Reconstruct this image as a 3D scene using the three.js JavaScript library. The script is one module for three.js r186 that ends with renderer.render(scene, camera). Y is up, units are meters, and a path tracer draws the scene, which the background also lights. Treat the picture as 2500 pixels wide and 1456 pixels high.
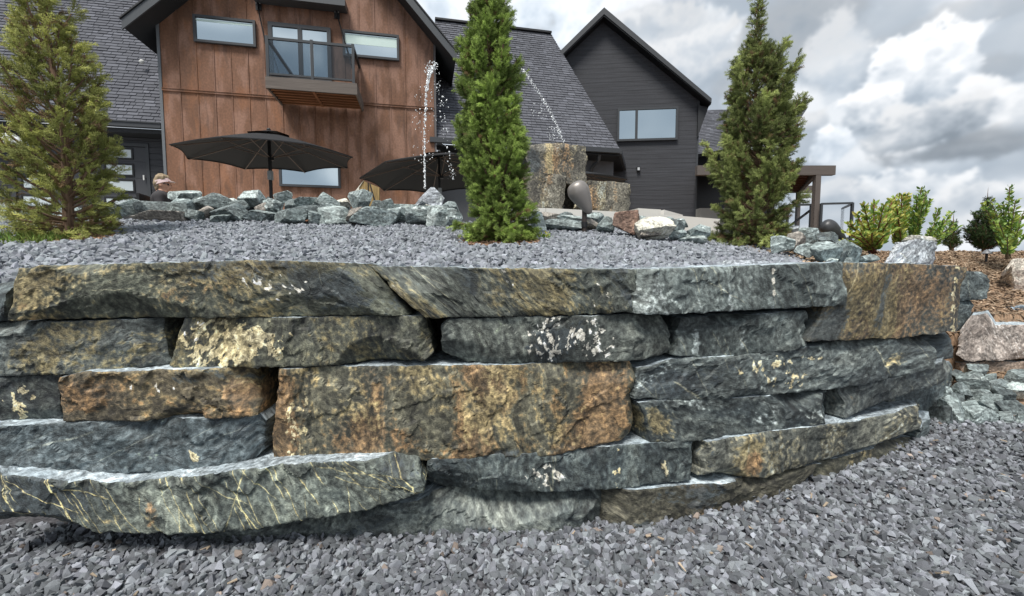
import * as THREE from 'three';
import { mergeGeometries, mergeVertices, toCreasedNormals } from 'three/addons/utils/BufferGeometryUtils.js';
import { ConvexGeometry } from 'three/addons/geometries/ConvexGeometry.js';
import { MarchingCubes } from 'three/addons/objects/MarchingCubes.js';

// ---------------------------------------------------------------- camera, sky, sun, exposure
const scene = new THREE.Scene();
const F = 1050, CX = 1250, CY = 728, HOR = 655, CAMY = 1.27, PITCH = Math.atan((CY - HOR) / F);
const camera = new THREE.PerspectiveCamera(2 * Math.atan(CY / F) * 180 / Math.PI, 1024 / 596, 0.05, 2000);
camera.position.set(0, CAMY, 0);
camera.rotation.x = -PITCH;
scene.add(camera);
const renderer = new THREE.WebGLRenderer({ antialias: true });
renderer.toneMapping = THREE.LinearToneMapping;
renderer.toneMappingExposure = 3.0;
renderer.shadowMap.enabled = true;
const sun = new THREE.DirectionalLight(new THREE.Color(1, 0.96, 0.9), 1.5);
sun.name = 'sun';
sun.position.set(-7, 32, 10); sun.target.position.set(0, 0, -6);
sun.castShadow = true; sun.shadow.radius = 36; sun.shadow.mapSize.set(2048, 2048);
Object.assign(sun.shadow.camera, { left: -22, right: 22, top: 22, bottom: -22, near: 1, far: 90 });
scene.add(sun, sun.target);

// ---------------------------------------------------------------- numbers and noise
function rng(seed) { let a = seed >>> 0; return () => { a = (a + 0x6D2B79F5) | 0; let t = Math.imul(a ^ (a >>> 15), 1 | a); t = (t + Math.imul(t ^ (t >>> 7), 61 | t)) ^ t; return ((t ^ (t >>> 14)) >>> 0) / 4294967296; }; }
const clamp = (x, a = 0, b = 1) => x < a ? a : x > b ? b : x, lerp = (a, b, t) => a + (b - a) * t, sst = (a, b, x) => { const t = clamp((x - a) / (b - a)); return t * t * (3 - 2 * t); };
const PERM = new Uint8Array(512); { const r = rng(77), p = [...Array(256).keys()]; for (let i = 255; i > 0; i--) { const j = Math.floor(r() * (i + 1)); [p[i], p[j]] = [p[j], p[i]]; } for (let i = 0; i < 512; i++) PERM[i] = p[i & 255]; }
const GX = new Float32Array(256), GY = new Float32Array(256); for (let i = 0; i < 256; i++) { const a = i * 2.399963; GX[i] = Math.cos(a); GY[i] = Math.sin(a); }
function pn(x, y) {
  const fx = Math.floor(x), fy = Math.floor(y), X = fx & 255, Y = fy & 255; x -= fx; y -= fy;
  const u = x * x * x * (x * (x * 6 - 15) + 10), v = y * y * y * (y * (y * 6 - 15) + 10);
  const a = PERM[PERM[X] + Y], b = PERM[PERM[X + 1] + Y], c = PERM[PERM[X] + Y + 1], d = PERM[PERM[X + 1] + Y + 1];
  const p = GX[a] * x + GY[a] * y, q = GX[b] * (x - 1) + GY[b] * y, r = GX[c] * x + GY[c] * (y - 1), s = GX[d] * (x - 1) + GY[d] * (y - 1);
  const e = p + u * (q - p), f = r + u * (s - r);
  return (e + v * (f - e)) * 1.45;
}
function fbm(x, y, o) { let s = 0, a = 0.55; for (let i = 0; i < o; i++) { s += a * pn(x, y); a *= 0.52; x = x * 2.03 + 17.3; y = y * 2.03 + 9.1; } return s; }
function bil(x, y, o) { let s = 0, a = 0.55; for (let i = 0; i < o; i++) { s += a * (Math.abs(pn(x, y)) * 2 - 0.55); a *= 0.55; x = x * 2.07 + 5.3; y = y * 2.07 + 3.1; } return s; }
function n3(x, y, z) { return (pn(x + z * 0.71, y - z * 0.53) + pn(y + 31.7 + x * 0.37, z + 11.3) + pn(z + 71.1 - y * 0.29, x + 53.9)) * 0.58; }

// ---------------------------------------------------------------- pixels of the photograph to points in the place
function ray(px, py) { const x = (px - CX) / F, y = (CY - py) / F, c = Math.cos(PITCH), s = Math.sin(PITCH); return [x, y * c - s, -y * s - c]; }
function pt(px, py, d) { const r = ray(px, py), k = d / -r[2]; return new THREE.Vector3(r[0] * k, CAMY + r[1] * k, -d); }
const V = (x, y, z) => new THREE.Vector3(x, y, z);

// ---------------------------------------------------------------- naming
const taken = {};
function numbered(n) { taken[n] = (taken[n] ?? -1) + 1; return taken[n] ? n + '_' + String(taken[n]).padStart(3, '0') : n; }
function tag(o, label, category, group, kind) { o.userData.label = label; if (category) o.userData.category = category; if (group) o.userData.group = group; if (kind) o.userData.kind = kind; return o; }
function thing(name, label, category, pos, group, kind) { const o = new THREE.Group(); o.name = numbered(name); if (pos) o.position.copy(pos); scene.add(o); return tag(o, label, category, group, kind); }
function part(name, geo, mat, parent, label) {
  const list = [].concat(geo), g = list.length > 1 ? mergeGeometries(list.map((x) => x.index ? x.toNonIndexed() : x)) : list[0];
  const m = new THREE.Mesh(g, mat); m.name = name; m.castShadow = m.receiveShadow = true;
  if (parent !== scene) { m.position.copy(parent.getWorldPosition(V(0, 0, 0)).negate()); parent.add(m); } else { m.name = numbered(name); scene.add(m); }
  if (label) m.userData.label = label;
  return m;
}
function sub(name, parent, label) { const g = new THREE.Group(); g.name = name; parent.add(g); if (label) g.userData.label = label; return g; }
function structure(name, geo, mat, label) { const m = part(name, geo, mat, scene); m.userData.kind = 'structure'; if (label) m.userData.label = label; return m; }

// ---------------------------------------------------------------- textures and materials
function tex(w, h, fn, srgb = true) {
  const d = new Uint8Array(w * h * 4), o = [0, 0, 0];
  for (let j = 0; j < h; j++) for (let i = 0; i < w; i++) { fn((i + 0.5) / w, (j + 0.5) / h, o); const k = (j * w + i) * 4; d[k] = clamp(o[0], 0, 255); d[k + 1] = clamp(o[1], 0, 255); d[k + 2] = clamp(o[2], 0, 255); d[k + 3] = 255; }
  const t = new THREE.DataTexture(d, w, h); t.magFilter = THREE.LinearFilter; t.minFilter = THREE.LinearMipmapLinearFilter; t.generateMipmaps = true;
  t.wrapS = t.wrapT = THREE.RepeatWrapping; if (srgb) t.colorSpace = THREE.SRGBColorSpace; t.needsUpdate = true; return t;
}
const std = (r, g, b, rough = 0.8, extra = {}) => new THREE.MeshStandardMaterial({ color: new THREE.Color().setRGB(r / 255, g / 255, b / 255, THREE.SRGBColorSpace), roughness: rough, ...extra });

// ---------------------------------------------------------------- sky: broken cumulus over a bright veil
{
  const W = 2048, H = 1024, data = new Float32Array(W * H * 4);
  const cl = [ // px, py, rx, ry (photograph), brightness of top, of base, opacity
    [1180, 30, 420, 170, 1.08, 0.9, 0.9, 0.3], [700, 40, 500, 160, 0.92, 0.78, 0.6, 0.4], [1960, 70, 200, 130, 0.66, 0.58, 0.75, 0.45], [1840, 190, 130, 170, 0.66, 0.56, 0.6, 0.45], [1690, 130, 115, 125, 0.9, 0.7, 0.8, 0.18], [1590, 60, 150, 60, 0.82, 0.7, 0.6, 0.3],
    [2350, 40, 280, 50, 0.72, 0.66, 0.6, 0.4], [2040, 160, 90, 130, 0.92, 0.78, 0.7, 0.3], [2440, 170, 120, 60, 0.66, 0.62, 0.5, 0.4],
    [2250, 190, 165, 130, 1.02, 0.7, 1, 0.14], [2400, 265, 140, 85, 0.98, 0.56, 0.95, 0.16], [2130, 285, 115, 80, 1.0, 0.62, 0.95, 0.18], [2270, 315, 240, 85, 0.9, 0.5, 0.9, 0.25], [2500, 270, 100, 90, 0.98, 0.6, 0.9, 0.2], [2330, 368, 280, 46, 0.58, 0.42, 0.8, 0.5], [2030, 350, 70, 60, 1.05, 0.8, 0.95, 0.16], [1980, 300, 60, 34, 0.86, 0.64, 0.7, 0.25],
    [2210, 462, 180, 52, 0.98, 0.66, 0.9, 0.2], [2040, 480, 110, 46, 0.88, 0.68, 0.75, 0.25], [2430, 480, 170, 48, 0.92, 0.64, 0.85, 0.22], [2350, 560, 260, 36, 0.9, 0.72, 0.7, 0.3], [2100, 570, 200, 26, 0.84, 0.72, 0.5, 0.3],
  ].map(([px, py, rx, ry, a, b, o, so]) => { const r = ray(px, py), l = Math.hypot(...r), e = ray(px + rx, py), u = ray(px, py - ry); return [Math.atan2(r[0], -r[2]), Math.asin(r[1] / l), Math.abs(Math.atan2(e[0], -e[2]) - Math.atan2(r[0], -r[2])), Math.abs(Math.asin(u[1] / Math.hypot(...u)) - Math.asin(r[1] / l)), a, b, o, so]; });
  for (let j = 0; j < H; j++) {
    const E = ((j + 0.5) / H - 0.5) * Math.PI, ce = Math.cos(E);
    for (let i = 0; i < W; i++) {
      const round = ((i + 0.5) / W - 0.5) * 2 * Math.PI, dx = Math.cos(round) * ce, dz = Math.sin(round) * ce, A = Math.atan2(dx, -dz), k = (j * W + i) * 4;
      // a veil on a flat cloud deck, so that it runs together to the horizon, and cumulus heaps in it
      const q = 1 / (Math.max(Math.sin(E), 0) + 0.3), X = dx * q, Z = dz * q;
      const n = fbm(X * 1.5 + 3, Z * 1.5 + 8, 5), seen = E > -0.1 && E < 1.2;
      const h1 = seen ? fbm(A * 3.4 + 6, E * 5.5 + 2, 3) : 0, h2 = seen ? bil(A * 8 + 2, E * 11, 5) : 0;
      let L = 0.74 + n * 0.24, warm = sst(0.55, 0.95, L);
      if (seen) { const heap = sst(-0.05, 0.3, h1 - h2 * 0.35), up = seen ? fbm(A * 3.4 + 6, (E + 0.05) * 5.5 + 2, 3) - h1 : 0, lit = clamp(0.62 - up * 1.6 - h2 * 0.35); const f = sst(1.2, 0.8, E); L = lerp(L, lerp(0.62, 1.0, lit), heap * 0.75 * f); warm = lerp(warm, lit, heap * 0.7 * f); }
      if (E > -0.05 && E < 0.9) {
        const w1 = bil(A * 8.5, E * 11, 6), w2 = fbm(A * 10 + 40, E * 12, 4), w3 = bil(A * 16 + 3, E * 20 + 1, 4);
        for (const [a0, e0, ra, re, top, base, op, so] of cl) {
          let lx = (A - a0) / ra, ly = (E - e0) / re; if (Math.abs(lx) > 2.2 || Math.abs(ly) > 2.4) continue;
          if (ly < 0) ly *= 1.3;
          const r = Math.sqrt(lx * lx + ly * ly) + w1 * 0.5 + w2 * 0.12 + w3 * 0.24, al = sst(1, 1 - so * 1.2, r) * op;
          if (al <= 0) continue;
          const lit = clamp(0.6 + ly * 0.5 - lx * 0.1 - w1 * 0.6 - w3 * 0.5);
          L = lerp(L, lerp(base, top, lit), al); warm = lerp(warm, clamp(lit * 0.75 + 0.25), al);
        }
      }
      warm *= sst(0.5, 0.95, L) * 0.6 + 0.4;
      L = clamp(L * 0.87 - 0.025, 0.25, 0.93); if (E < 0) L *= lerp(1, 0.45, sst(0, -0.4, E));
      const lin = 0.48 * Math.pow(L, 1.75);
      data[k] = lin * lerp(0.76, 0.985, warm); data[k + 1] = lin * lerp(0.91, 1.0, warm); data[k + 2] = lin * lerp(1.08, 1.02, warm); data[k + 3] = 1;
    }
  }
  const t = new THREE.DataTexture(data, W, H, THREE.RGBAFormat, THREE.FloatType); t.mapping = THREE.EquirectangularReflectionMapping; t.magFilter = THREE.LinearFilter; t.needsUpdate = true;
  scene.background = t; scene.environment = t;
}

// ---------------------------------------------------------------- lie of the land
const WX = [-6, -3.2, -2.2, -1, 0, 0.61, 1.3, 2.0, 3.0, 3.7, 4.6], WD = [1.5, 1.72, 1.83, 1.93, 2.0, 2.07, 2.29, 2.6, 3.1, 3.56, 4.3];
function wallD(x) {
  let i = 0; while (i < WX.length - 2 && x > WX[i + 1]) i++;
  const h = WX[i + 1] - WX[i], t = (x - WX[i]) / h, m = (k) => k <= 0 ? (WD[1] - WD[0]) / (WX[1] - WX[0]) : k >= WX.length - 1 ? (WD[k] - WD[k - 1]) / (WX[k] - WX[k - 1]) : (WD[k + 1] - WD[k - 1]) / (WX[k + 1] - WX[k - 1]);
  if (t < 0 || t > 1) return t < 0 ? WD[0] + (x - WX[0]) * m(0) : WD[WD.length - 1] + (x - WX[WX.length - 1]) * m(WX.length - 1);
  const t2 = t * t, t3 = t2 * t;
  return (2 * t3 - 3 * t2 + 1) * WD[i] + (t3 - 2 * t2 + t) * h * m(i) + (-2 * t3 + 3 * t2) * WD[i + 1] + (t3 - t2) * h * m(i + 1);
}
const TERR = 1.57;
function bedH(x, d) {            // height of the raised bed behind the wall
  const s = d - wallD(Math.min(x, 3.7)), peak = lerp(1.74, 1.56, sst(1.6, 2.8, x));
  let h = 1.215 + 0.2 * Math.max(0, s - 0.12); h = Math.min(h, peak);
  if (x < 2.6) h = lerp(h, TERR, sst(2.75, 3.3, s));
  return h + 0.012 * pn(x * 3, d * 3);
}
function slopeH(x, d) {          // the mulch slope past the end of the wall
  const P = [[3.6, -0.02], [4.1, 0.05], [4.45, 0.2], [4.62, 0.76], [5.4, 1.12], [6.5, 1.5], [40, 1.55]];
  let h = 0; for (let i = 0; i < P.length - 1; i++) if (d >= P[i][0]) h = lerp(P[i][1], P[i + 1][1], clamp((d - P[i][0]) / (P[i + 1][0] - P[i][0])));
  return h + 0.02 * pn(x * 2, d * 2);
}
const endSide = (x, d) => (x - 3.45) * 0.82 - (d - 3.5) * 0.57;   // > 0 right of the wall's end
function landH(x, d) { const w = sst(-0.4, -0.02, endSide(x, d)); return lerp(bedH(x, d), slopeH(x, d), w); }
function hit(px, py, d0 = 2, d1 = 9) { let last = null; for (let d = d0; d < d1; d += 0.02) { const p = pt(px, py, d); if (p.y <= landH(p.x, d)) { last = p; break; } } return last ?? pt(px, py, d1); }

const TR = [hit(180, 580), hit(1212, 590), hit(1838, 606)];   // feet of the three trees

function heightSheet(x0, x1, nx, dOf, nd, hOf, keep) {
  const pos = [], uv = [], idx = [];
  for (let j = 0; j <= nd; j++) for (let i = 0; i <= nx; i++) { const x = lerp(x0, x1, i / nx), d = dOf(x, j / nd); pos.push(x, hOf(x, d), -d); uv.push(x, d); }
  for (let j = 0; j < nd; j++) for (let i = 0; i < nx; i++) { const a = j * (nx + 1) + i, b = a + 1, c = a + nx + 1, e = c + 1; if (keep && !keep(pos[a * 3], -pos[a * 3 + 2])) continue; idx.push(a, b, c, b, e, c); }
  const g = new THREE.BufferGeometry(); g.setAttribute('position', new THREE.Float32BufferAttribute(pos, 3)); g.setAttribute('uv', new THREE.Float32BufferAttribute(uv, 2)); g.setIndex(idx); g.computeVertexNormals(); return g;
}
const soilMap = tex(512, 512, (u, v, o) => { const n = fbm(u * 60, v * 60, 3) * 40 + pn(u * 9, v * 9) * 14; o[0] = 74 + n; o[1] = 74 + n; o[2] = 78 + n; });
const mulchMap = tex(512, 512, (u, v, o) => { const n = fbm(u * 70, v * 70, 3), m = pn(u * 11, v * 11); o[0] = 138 + n * 64 + m * 14; o[1] = 114 + n * 54 + m * 11; o[2] = 92 + n * 46 + m * 8; });
const soil = new THREE.MeshStandardMaterial({ map: soilMap, roughness: 1 }), mulchSoil = new THREE.MeshStandardMaterial({ map: mulchMap, roughness: 1 });
{
  const g = new THREE.CircleGeometry(600, 64); g.rotateX(-Math.PI / 2); const uv = g.attributes.uv; for (let i = 0; i < uv.count; i++) uv.setXY(i, uv.getX(i) * 1200, uv.getY(i) * 1200);
  structure('ground', g, soil, 'grey gravel yard in front of the stone wall');
  structure('garden_bed', heightSheet(-7.5, 2.3, 110, (x, t) => wallD(x) + 0.14 + t * (5.4 - wallD(x)), 60, bedH), soil, 'raised bed behind the wall under the grey gravel');
  structure('mulch_bank', heightSheet(2.3, 16, 150, (x, t) => lerp(Math.min(wallD(Math.min(x, 3.5)), 3.5) + 0.36, 14, t * t), 90, landH, (x, d) => landH(x, d) > 0.01), mulchSoil, 'bank of brown bark mulch right of the wall');
  const conc = tex(256, 256, (u, v, o) => { const n = fbm(u * 20, v * 20, 4) * 22; o[0] = 168 + n; o[1] = 166 + n; o[2] = 160 + n; });
  const tg = heightSheet(-16, 16, 64, (x, t) => 5.3 + t * 30, 60, () => TERR - 0.016, (x, d) => x < 2.4 + 0.85 * (d - 5.3));
  structure('terrace', tg, new THREE.MeshStandardMaterial({ map: conc, roughness: 0.9 }), 'paved terrace in front of the house');
}

// ---------------------------------------------------------------- planes and prisms for buildings
class Plane { // an upright plane through two points given by pixel column and depth
  constructor(xa, da, xb, db) { const a = pt(xa, HOR, da), b = pt(xb, HOR, db); this.o = V(a.x, 0, a.z); this.t = V(b.x - a.x, 0, b.z - a.z).normalize(); this.n = V(this.t.z, 0, -this.t.x); if (this.n.z < 0) this.n.negate(); }
  loc(px, py, off = 0) { const r = ray(px, py), R = V(...r), c = V(0, CAMY, 0), o = this.o.clone().addScaledVector(this.n, off), k = o.clone().sub(c).dot(this.n) / R.dot(this.n), p = c.addScaledVector(R, k); return [p.clone().sub(o).dot(this.t), p.y]; }
  pt(u, y, off = 0) { return this.o.clone().addScaledVector(this.t, u).addScaledVector(this.n, off).setY(y); }
  // a plate with the outline [[u, y] ...], its face at off, thick metres deep
  plate(outline, off, thick, uvs = 1, hole) {
    let pts = outline; if (THREE.ShapeUtils.area(pts.map((p) => new THREE.Vector2(...p))) < 0) pts = [...pts].reverse();
    const tri = THREE.ShapeUtils.triangulateShape(pts.map((p) => new THREE.Vector2(...p)), []), pos = [], uv = [];
    const put = (p, o) => { const q = this.pt(p[0], p[1], o); pos.push(q.x, q.y, q.z); uv.push(p[0] * uvs, p[1] * uvs); };
    const flip = this.t.clone().cross(V(0, 1, 0)).dot(this.n) < 0;
    for (const [a, b, c] of tri) { for (const k of flip ? [a, c, b] : [a, b, c]) put(pts[k], off); for (const k of flip ? [a, b, c] : [a, c, b]) put(pts[k], off - thick); }
    for (let i = 0; i < pts.length; i++) { const a = pts[i], b = pts[(i + 1) % pts.length], q = [[a, off], [a, off - thick], [b, off], [b, off], [a, off - thick], [b, off - thick]]; for (const [p, o] of flip ? q.reverse() : q) { const w = this.pt(p[0], p[1], o); pos.push(w.x, w.y, w.z); uv.push((p[0] + o) * uvs, p[1] * uvs); } }
    const g = new THREE.BufferGeometry(); g.setAttribute('position', new THREE.Float32BufferAttribute(pos, 3)); g.setAttribute('uv', new THREE.Float32BufferAttribute(uv, 2)); g.computeVertexNormals(); return g;
  }
  rect(u0, y0, u1, y1, off, thick, uvs) { return this.plate([[u0, y0], [u1, y0], [u1, y1], [u0, y1]], off, thick, uvs); }
}
function bar(a, b, w, h = w) { const l = a.distanceTo(b), g = new THREE.BoxGeometry(w, h, l), m = new THREE.Matrix4().lookAt(a, b, Math.abs(b.clone().sub(a).normalize().y) > 0.99 ? V(1, 0, 0) : V(0, 1, 0)); m.setPosition(a.clone().add(b).multiplyScalar(0.5)); return g.applyMatrix4(m).toNonIndexed(); }
function tube(pts, r, seg = 20, rad = 7) { return new THREE.TubeGeometry(new THREE.CatmullRomCurve3(pts), seg, r, rad).toNonIndexed(); }
function quad3(a, b, c, d, th) { // a slab on four points, thickness th along its normal, downwards
  const n = b.clone().sub(a).cross(d.clone().sub(a)).normalize(); if (n.y < 0) n.negate(); n.multiplyScalar(-th);
  const lo = [a, b, c, d].map((p) => p.clone().add(n)), hi = [a, b, c, d], pos = [], f = (p, q, r, s) => { for (const v of [p, q, r, p, r, s]) pos.push(v.x, v.y, v.z); };
  f(...hi); f(lo[3], lo[2], lo[1], lo[0]); for (let i = 0; i < 4; i++) { const j = (i + 1) % 4; f(hi[i], lo[i], lo[j], hi[j]); }
  const g = new THREE.BufferGeometry(); g.setAttribute('position', new THREE.Float32BufferAttribute(pos, 3)); g.setAttribute('uv', new THREE.Float32BufferAttribute(new Float32Array(pos.length / 3 * 2), 2)); g.computeVertexNormals(); return g;
}

// ---------------------------------------------------------------- the house
const MAT = {
  charcoal: std(66, 68, 73, 0.75), trim: std(58, 61, 65, 0.55), dark: std(40, 42, 45, 0.6), fascia: std(72, 76, 80, 0.5), black: std(24, 25, 27, 0.5), steel: std(56, 60, 64, 0.45),
  pane: new THREE.MeshStandardMaterial({ color: new THREE.Color(0.6, 0.68, 0.72), metalness: 1, roughness: 0.06 }), blind: std(206, 226, 220, 0.5), tint: new THREE.MeshPhysicalMaterial({ color: 0xc4ccd2, transmission: 1, thickness: 0, roughness: 0.03, ior: 1.5 }), glass: new THREE.MeshPhysicalMaterial({ color: 0xffffff, transmission: 1, thickness: 0, roughness: 0.02, ior: 1.3 }),
};
const plank = tex(512, 256, (u, v, o) => { const n = fbm(u * 3, v * 60, 4), g = pn(u * 60, v * 160) * 6; const k = 64 + n * 16 + g; o[0] = k * 0.93; o[1] = k * 0.955; o[2] = k * 1.03; });
const deckWood = tex(256, 256, (u, v, o) => { const n = fbm(u * 3, v * 50, 4); o[0] = 104 + n * 34; o[1] = 96 + n * 32; o[2] = 90 + n * 30; }), cedar = tex(256, 256, (u, v, o) => { const n = fbm(u * 3, v * 40, 4); o[0] = 128 + n * 50; o[1] = 84 + n * 36; o[2] = 54 + n * 26; });
MAT.board = new THREE.MeshStandardMaterial({ map: plank, roughness: 0.8 }); MAT.deck = new THREE.MeshStandardMaterial({ map: deckWood, roughness: 0.85 }); MAT.cedar = new THREE.MeshStandardMaterial({ map: cedar, roughness: 0.8 });
const PW = 0.372;
const rustMap = tex(1400, 1024, (u, v, o) => { // facade, 7.6 m by 9 m
  const s = u * 7.6, t = v * 9, k = Math.floor(s / PW), kt = Math.sin(k * 12.9 + Math.floor(t / 5.6) * 5.1) * 0.5, wx = pn(s * 4, t * 2) * 0.06;
  const n1 = fbm((s + wx) * 1.1, t * 0.45 + 3, 4), n2 = fbm((s + wx) * 9 + k * 3.1, t * 0.7 + k, 4), nf = fbm(s * 26, t * 20, 3), g = pn(s * 90, t * 70), right = sst(2.4, 5, s);
  const m = clamp(0.42 + n1 * 0.5 + n2 * 0.32 + nf * 0.22 + kt * 0.22);
  let r = lerp(108, 150, m), gg = lerp(76, 108, m), b = lerp(56, 84, m);
  const pale = sst(0.0, 0.45, fbm(s * 3 + k, t * 1.1 + 20, 4) + 0.1 + right * 0.15 + sst(5, 5.7, t) * 0.05); r = lerp(r, 172, pale * 0.5); gg = lerp(gg, 136, pale * 0.5); b = lerp(b, 120, pale * 0.5);
  const org = sst(0.12, 0.4, fbm(s * 2.2 + 40, t * 0.9 + 7, 4) - right * 0.25 + n2 * 0.3); r = lerp(r, 150, org * 0.45); gg = lerp(gg, 100, org * 0.45); b = lerp(b, 66, org * 0.45);
  const dk = sst(0.12, 0.45, n2 * 0.8 + fbm(s * 2 + 90, t * 1.3, 3) * 0.6); r = lerp(r, 80, dk * 0.38); gg = lerp(gg, 60, dk * 0.38); b = lerp(b, 50, dk * 0.38);
  const e = (s / PW - k), ed = Math.exp(-Math.min(e, 1 - e) * PW / 0.02) * 0.1, f = (1 - ed) * (1 + nf * 0.12 + g * 0.05) * 0.97; o[0] = r * f; o[1] = gg * f; o[2] = b * f;
});
rustMap.repeat.set(1 / 7.6, 1 / 9);
MAT.rust = new THREE.MeshStandardMaterial({ map: rustMap, roughness: 0.7, metalness: 0.1 });

const house = thing('house', 'modern house with rust metal gable, charcoal siding and steep dark shingle roofs', 'house');
const FB = new Plane(393, 10.5, 1057, 11.8);   // rust gable
const FG = new Plane(393, 10.95, 1057, 12.25); // garage wall, set back
const FD = new Plane(1370, 15.2, 1698, 14.75); // charcoal gable
function windowUnit(P, x0, y0, x1, y1, parent, { frame = 0.055, splits = [], blinds = 0, off = 0.1, name = 'window', pane = MAT.pane } = {}) { // x0,y0 upper left, x1,y1 lower right
  const a = P.loc(x0, y0), b = P.loc(x1, y1), u0 = a[0], u1 = b[0], yt = a[1], yb = b[1], w = sub(name, parent), f = frame;
  const bars = [P.rect(u0, yb, u1, yb + f, off, 0.07), P.rect(u0, yt - f, u1, yt, off, 0.07), P.rect(u0, yb + f, u0 + f, yt - f, off, 0.07), P.rect(u1 - f, yb + f, u1, yt - f, off, 0.07)];
  const cuts = [u0 + f, ...splits.map((s) => lerp(u0, u1, s)), u1 - f]; splits.forEach((s) => { const m = lerp(u0, u1, s); bars.push(P.rect(m - f * 0.55, yb + f, m + f * 0.55, yt - f, off - 0.004, 0.07)); });
  part('frame', bars, MAT.trim, w);
  for (let i = 0; i < cuts.length - 1; i++) { part('pane', P.rect(cuts[i], yb + f, cuts[i + 1], yt - f, off - 0.035, 0.01), pane, w); if (blinds) part('blind', P.rect(cuts[i], lerp(yt - f, yb + f, blinds), cuts[i + 1], yt - f - 0.03, off - 0.031, 0.002), MAT.blind, w); }
  return w;
}
const shingleCol = new THREE.MeshStandardMaterial({ vertexColors: true, roughness: 0.95 });
function shingles(A, B, C, D, parent, seed, tabW = 0.2, exp = 0.108, label) { // A-B eave, D-C ridge; one bevelled tab after another
  const r = rng(seed), rise = A.distanceTo(D), rows = Math.floor(rise / exp), pos = [], col = [], n = B.clone().sub(A).cross(D.clone().sub(A)).normalize(); if (n.y < 0) n.negate();
  const at = (s, t, h) => A.clone().lerp(B, s).lerp(D.clone().lerp(C, s), t).addScaledVector(n, h);
  for (let j = 0; j < rows; j++) {
    const t0 = j / rows, t1 = (j + 1.06) / rows, w = A.clone().lerp(D, t0).distanceTo(B.clone().lerp(C, t0)); let x = -r() * tabW;
    while (x < w) { const tw = tabW * (0.55 + r() * 0.9), s0 = clamp((x + 0.006) / w), s1 = clamp((x + tw - 0.006) / w); x += tw; if (s1 - s0 < 0.002) continue;
      const h = 0.02 + r() * 0.01, k = 0.095 + r() * r() * 0.065, c = [k * 0.94, k * 0.98, k * 1.14], dt = (r() - 0.5) * 0.012 / exp / rows;
      const a = at(s0, t0 + dt, h), b = at(s1, t0 + dt, h), e = at(s1, t1, 0.007), d = at(s0, t1, 0.007), al = at(s0, t0 + dt, 0), bl = at(s1, t0 + dt, 0), dl = at(s0, t1, 0), el = at(s1, t1, 0);
      for (const [p, q, o, s] of [[a, b, e, d], [al, bl, b, a], [al, a, d, dl], [b, bl, el, e]]) for (const v of [p, q, o, p, o, s]) { pos.push(v.x, v.y, v.z); col.push(...c); }
    }
  }
  const g = new THREE.BufferGeometry(); g.setAttribute('position', new THREE.Float32BufferAttribute(pos, 3)); g.setAttribute('color', new THREE.Float32BufferAttribute(col, 3)); g.computeVertexNormals();
  const m = part('shingles', g, shingleCol, parent, label); m.userData.kind = 'stuff'; return m;
}
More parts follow.
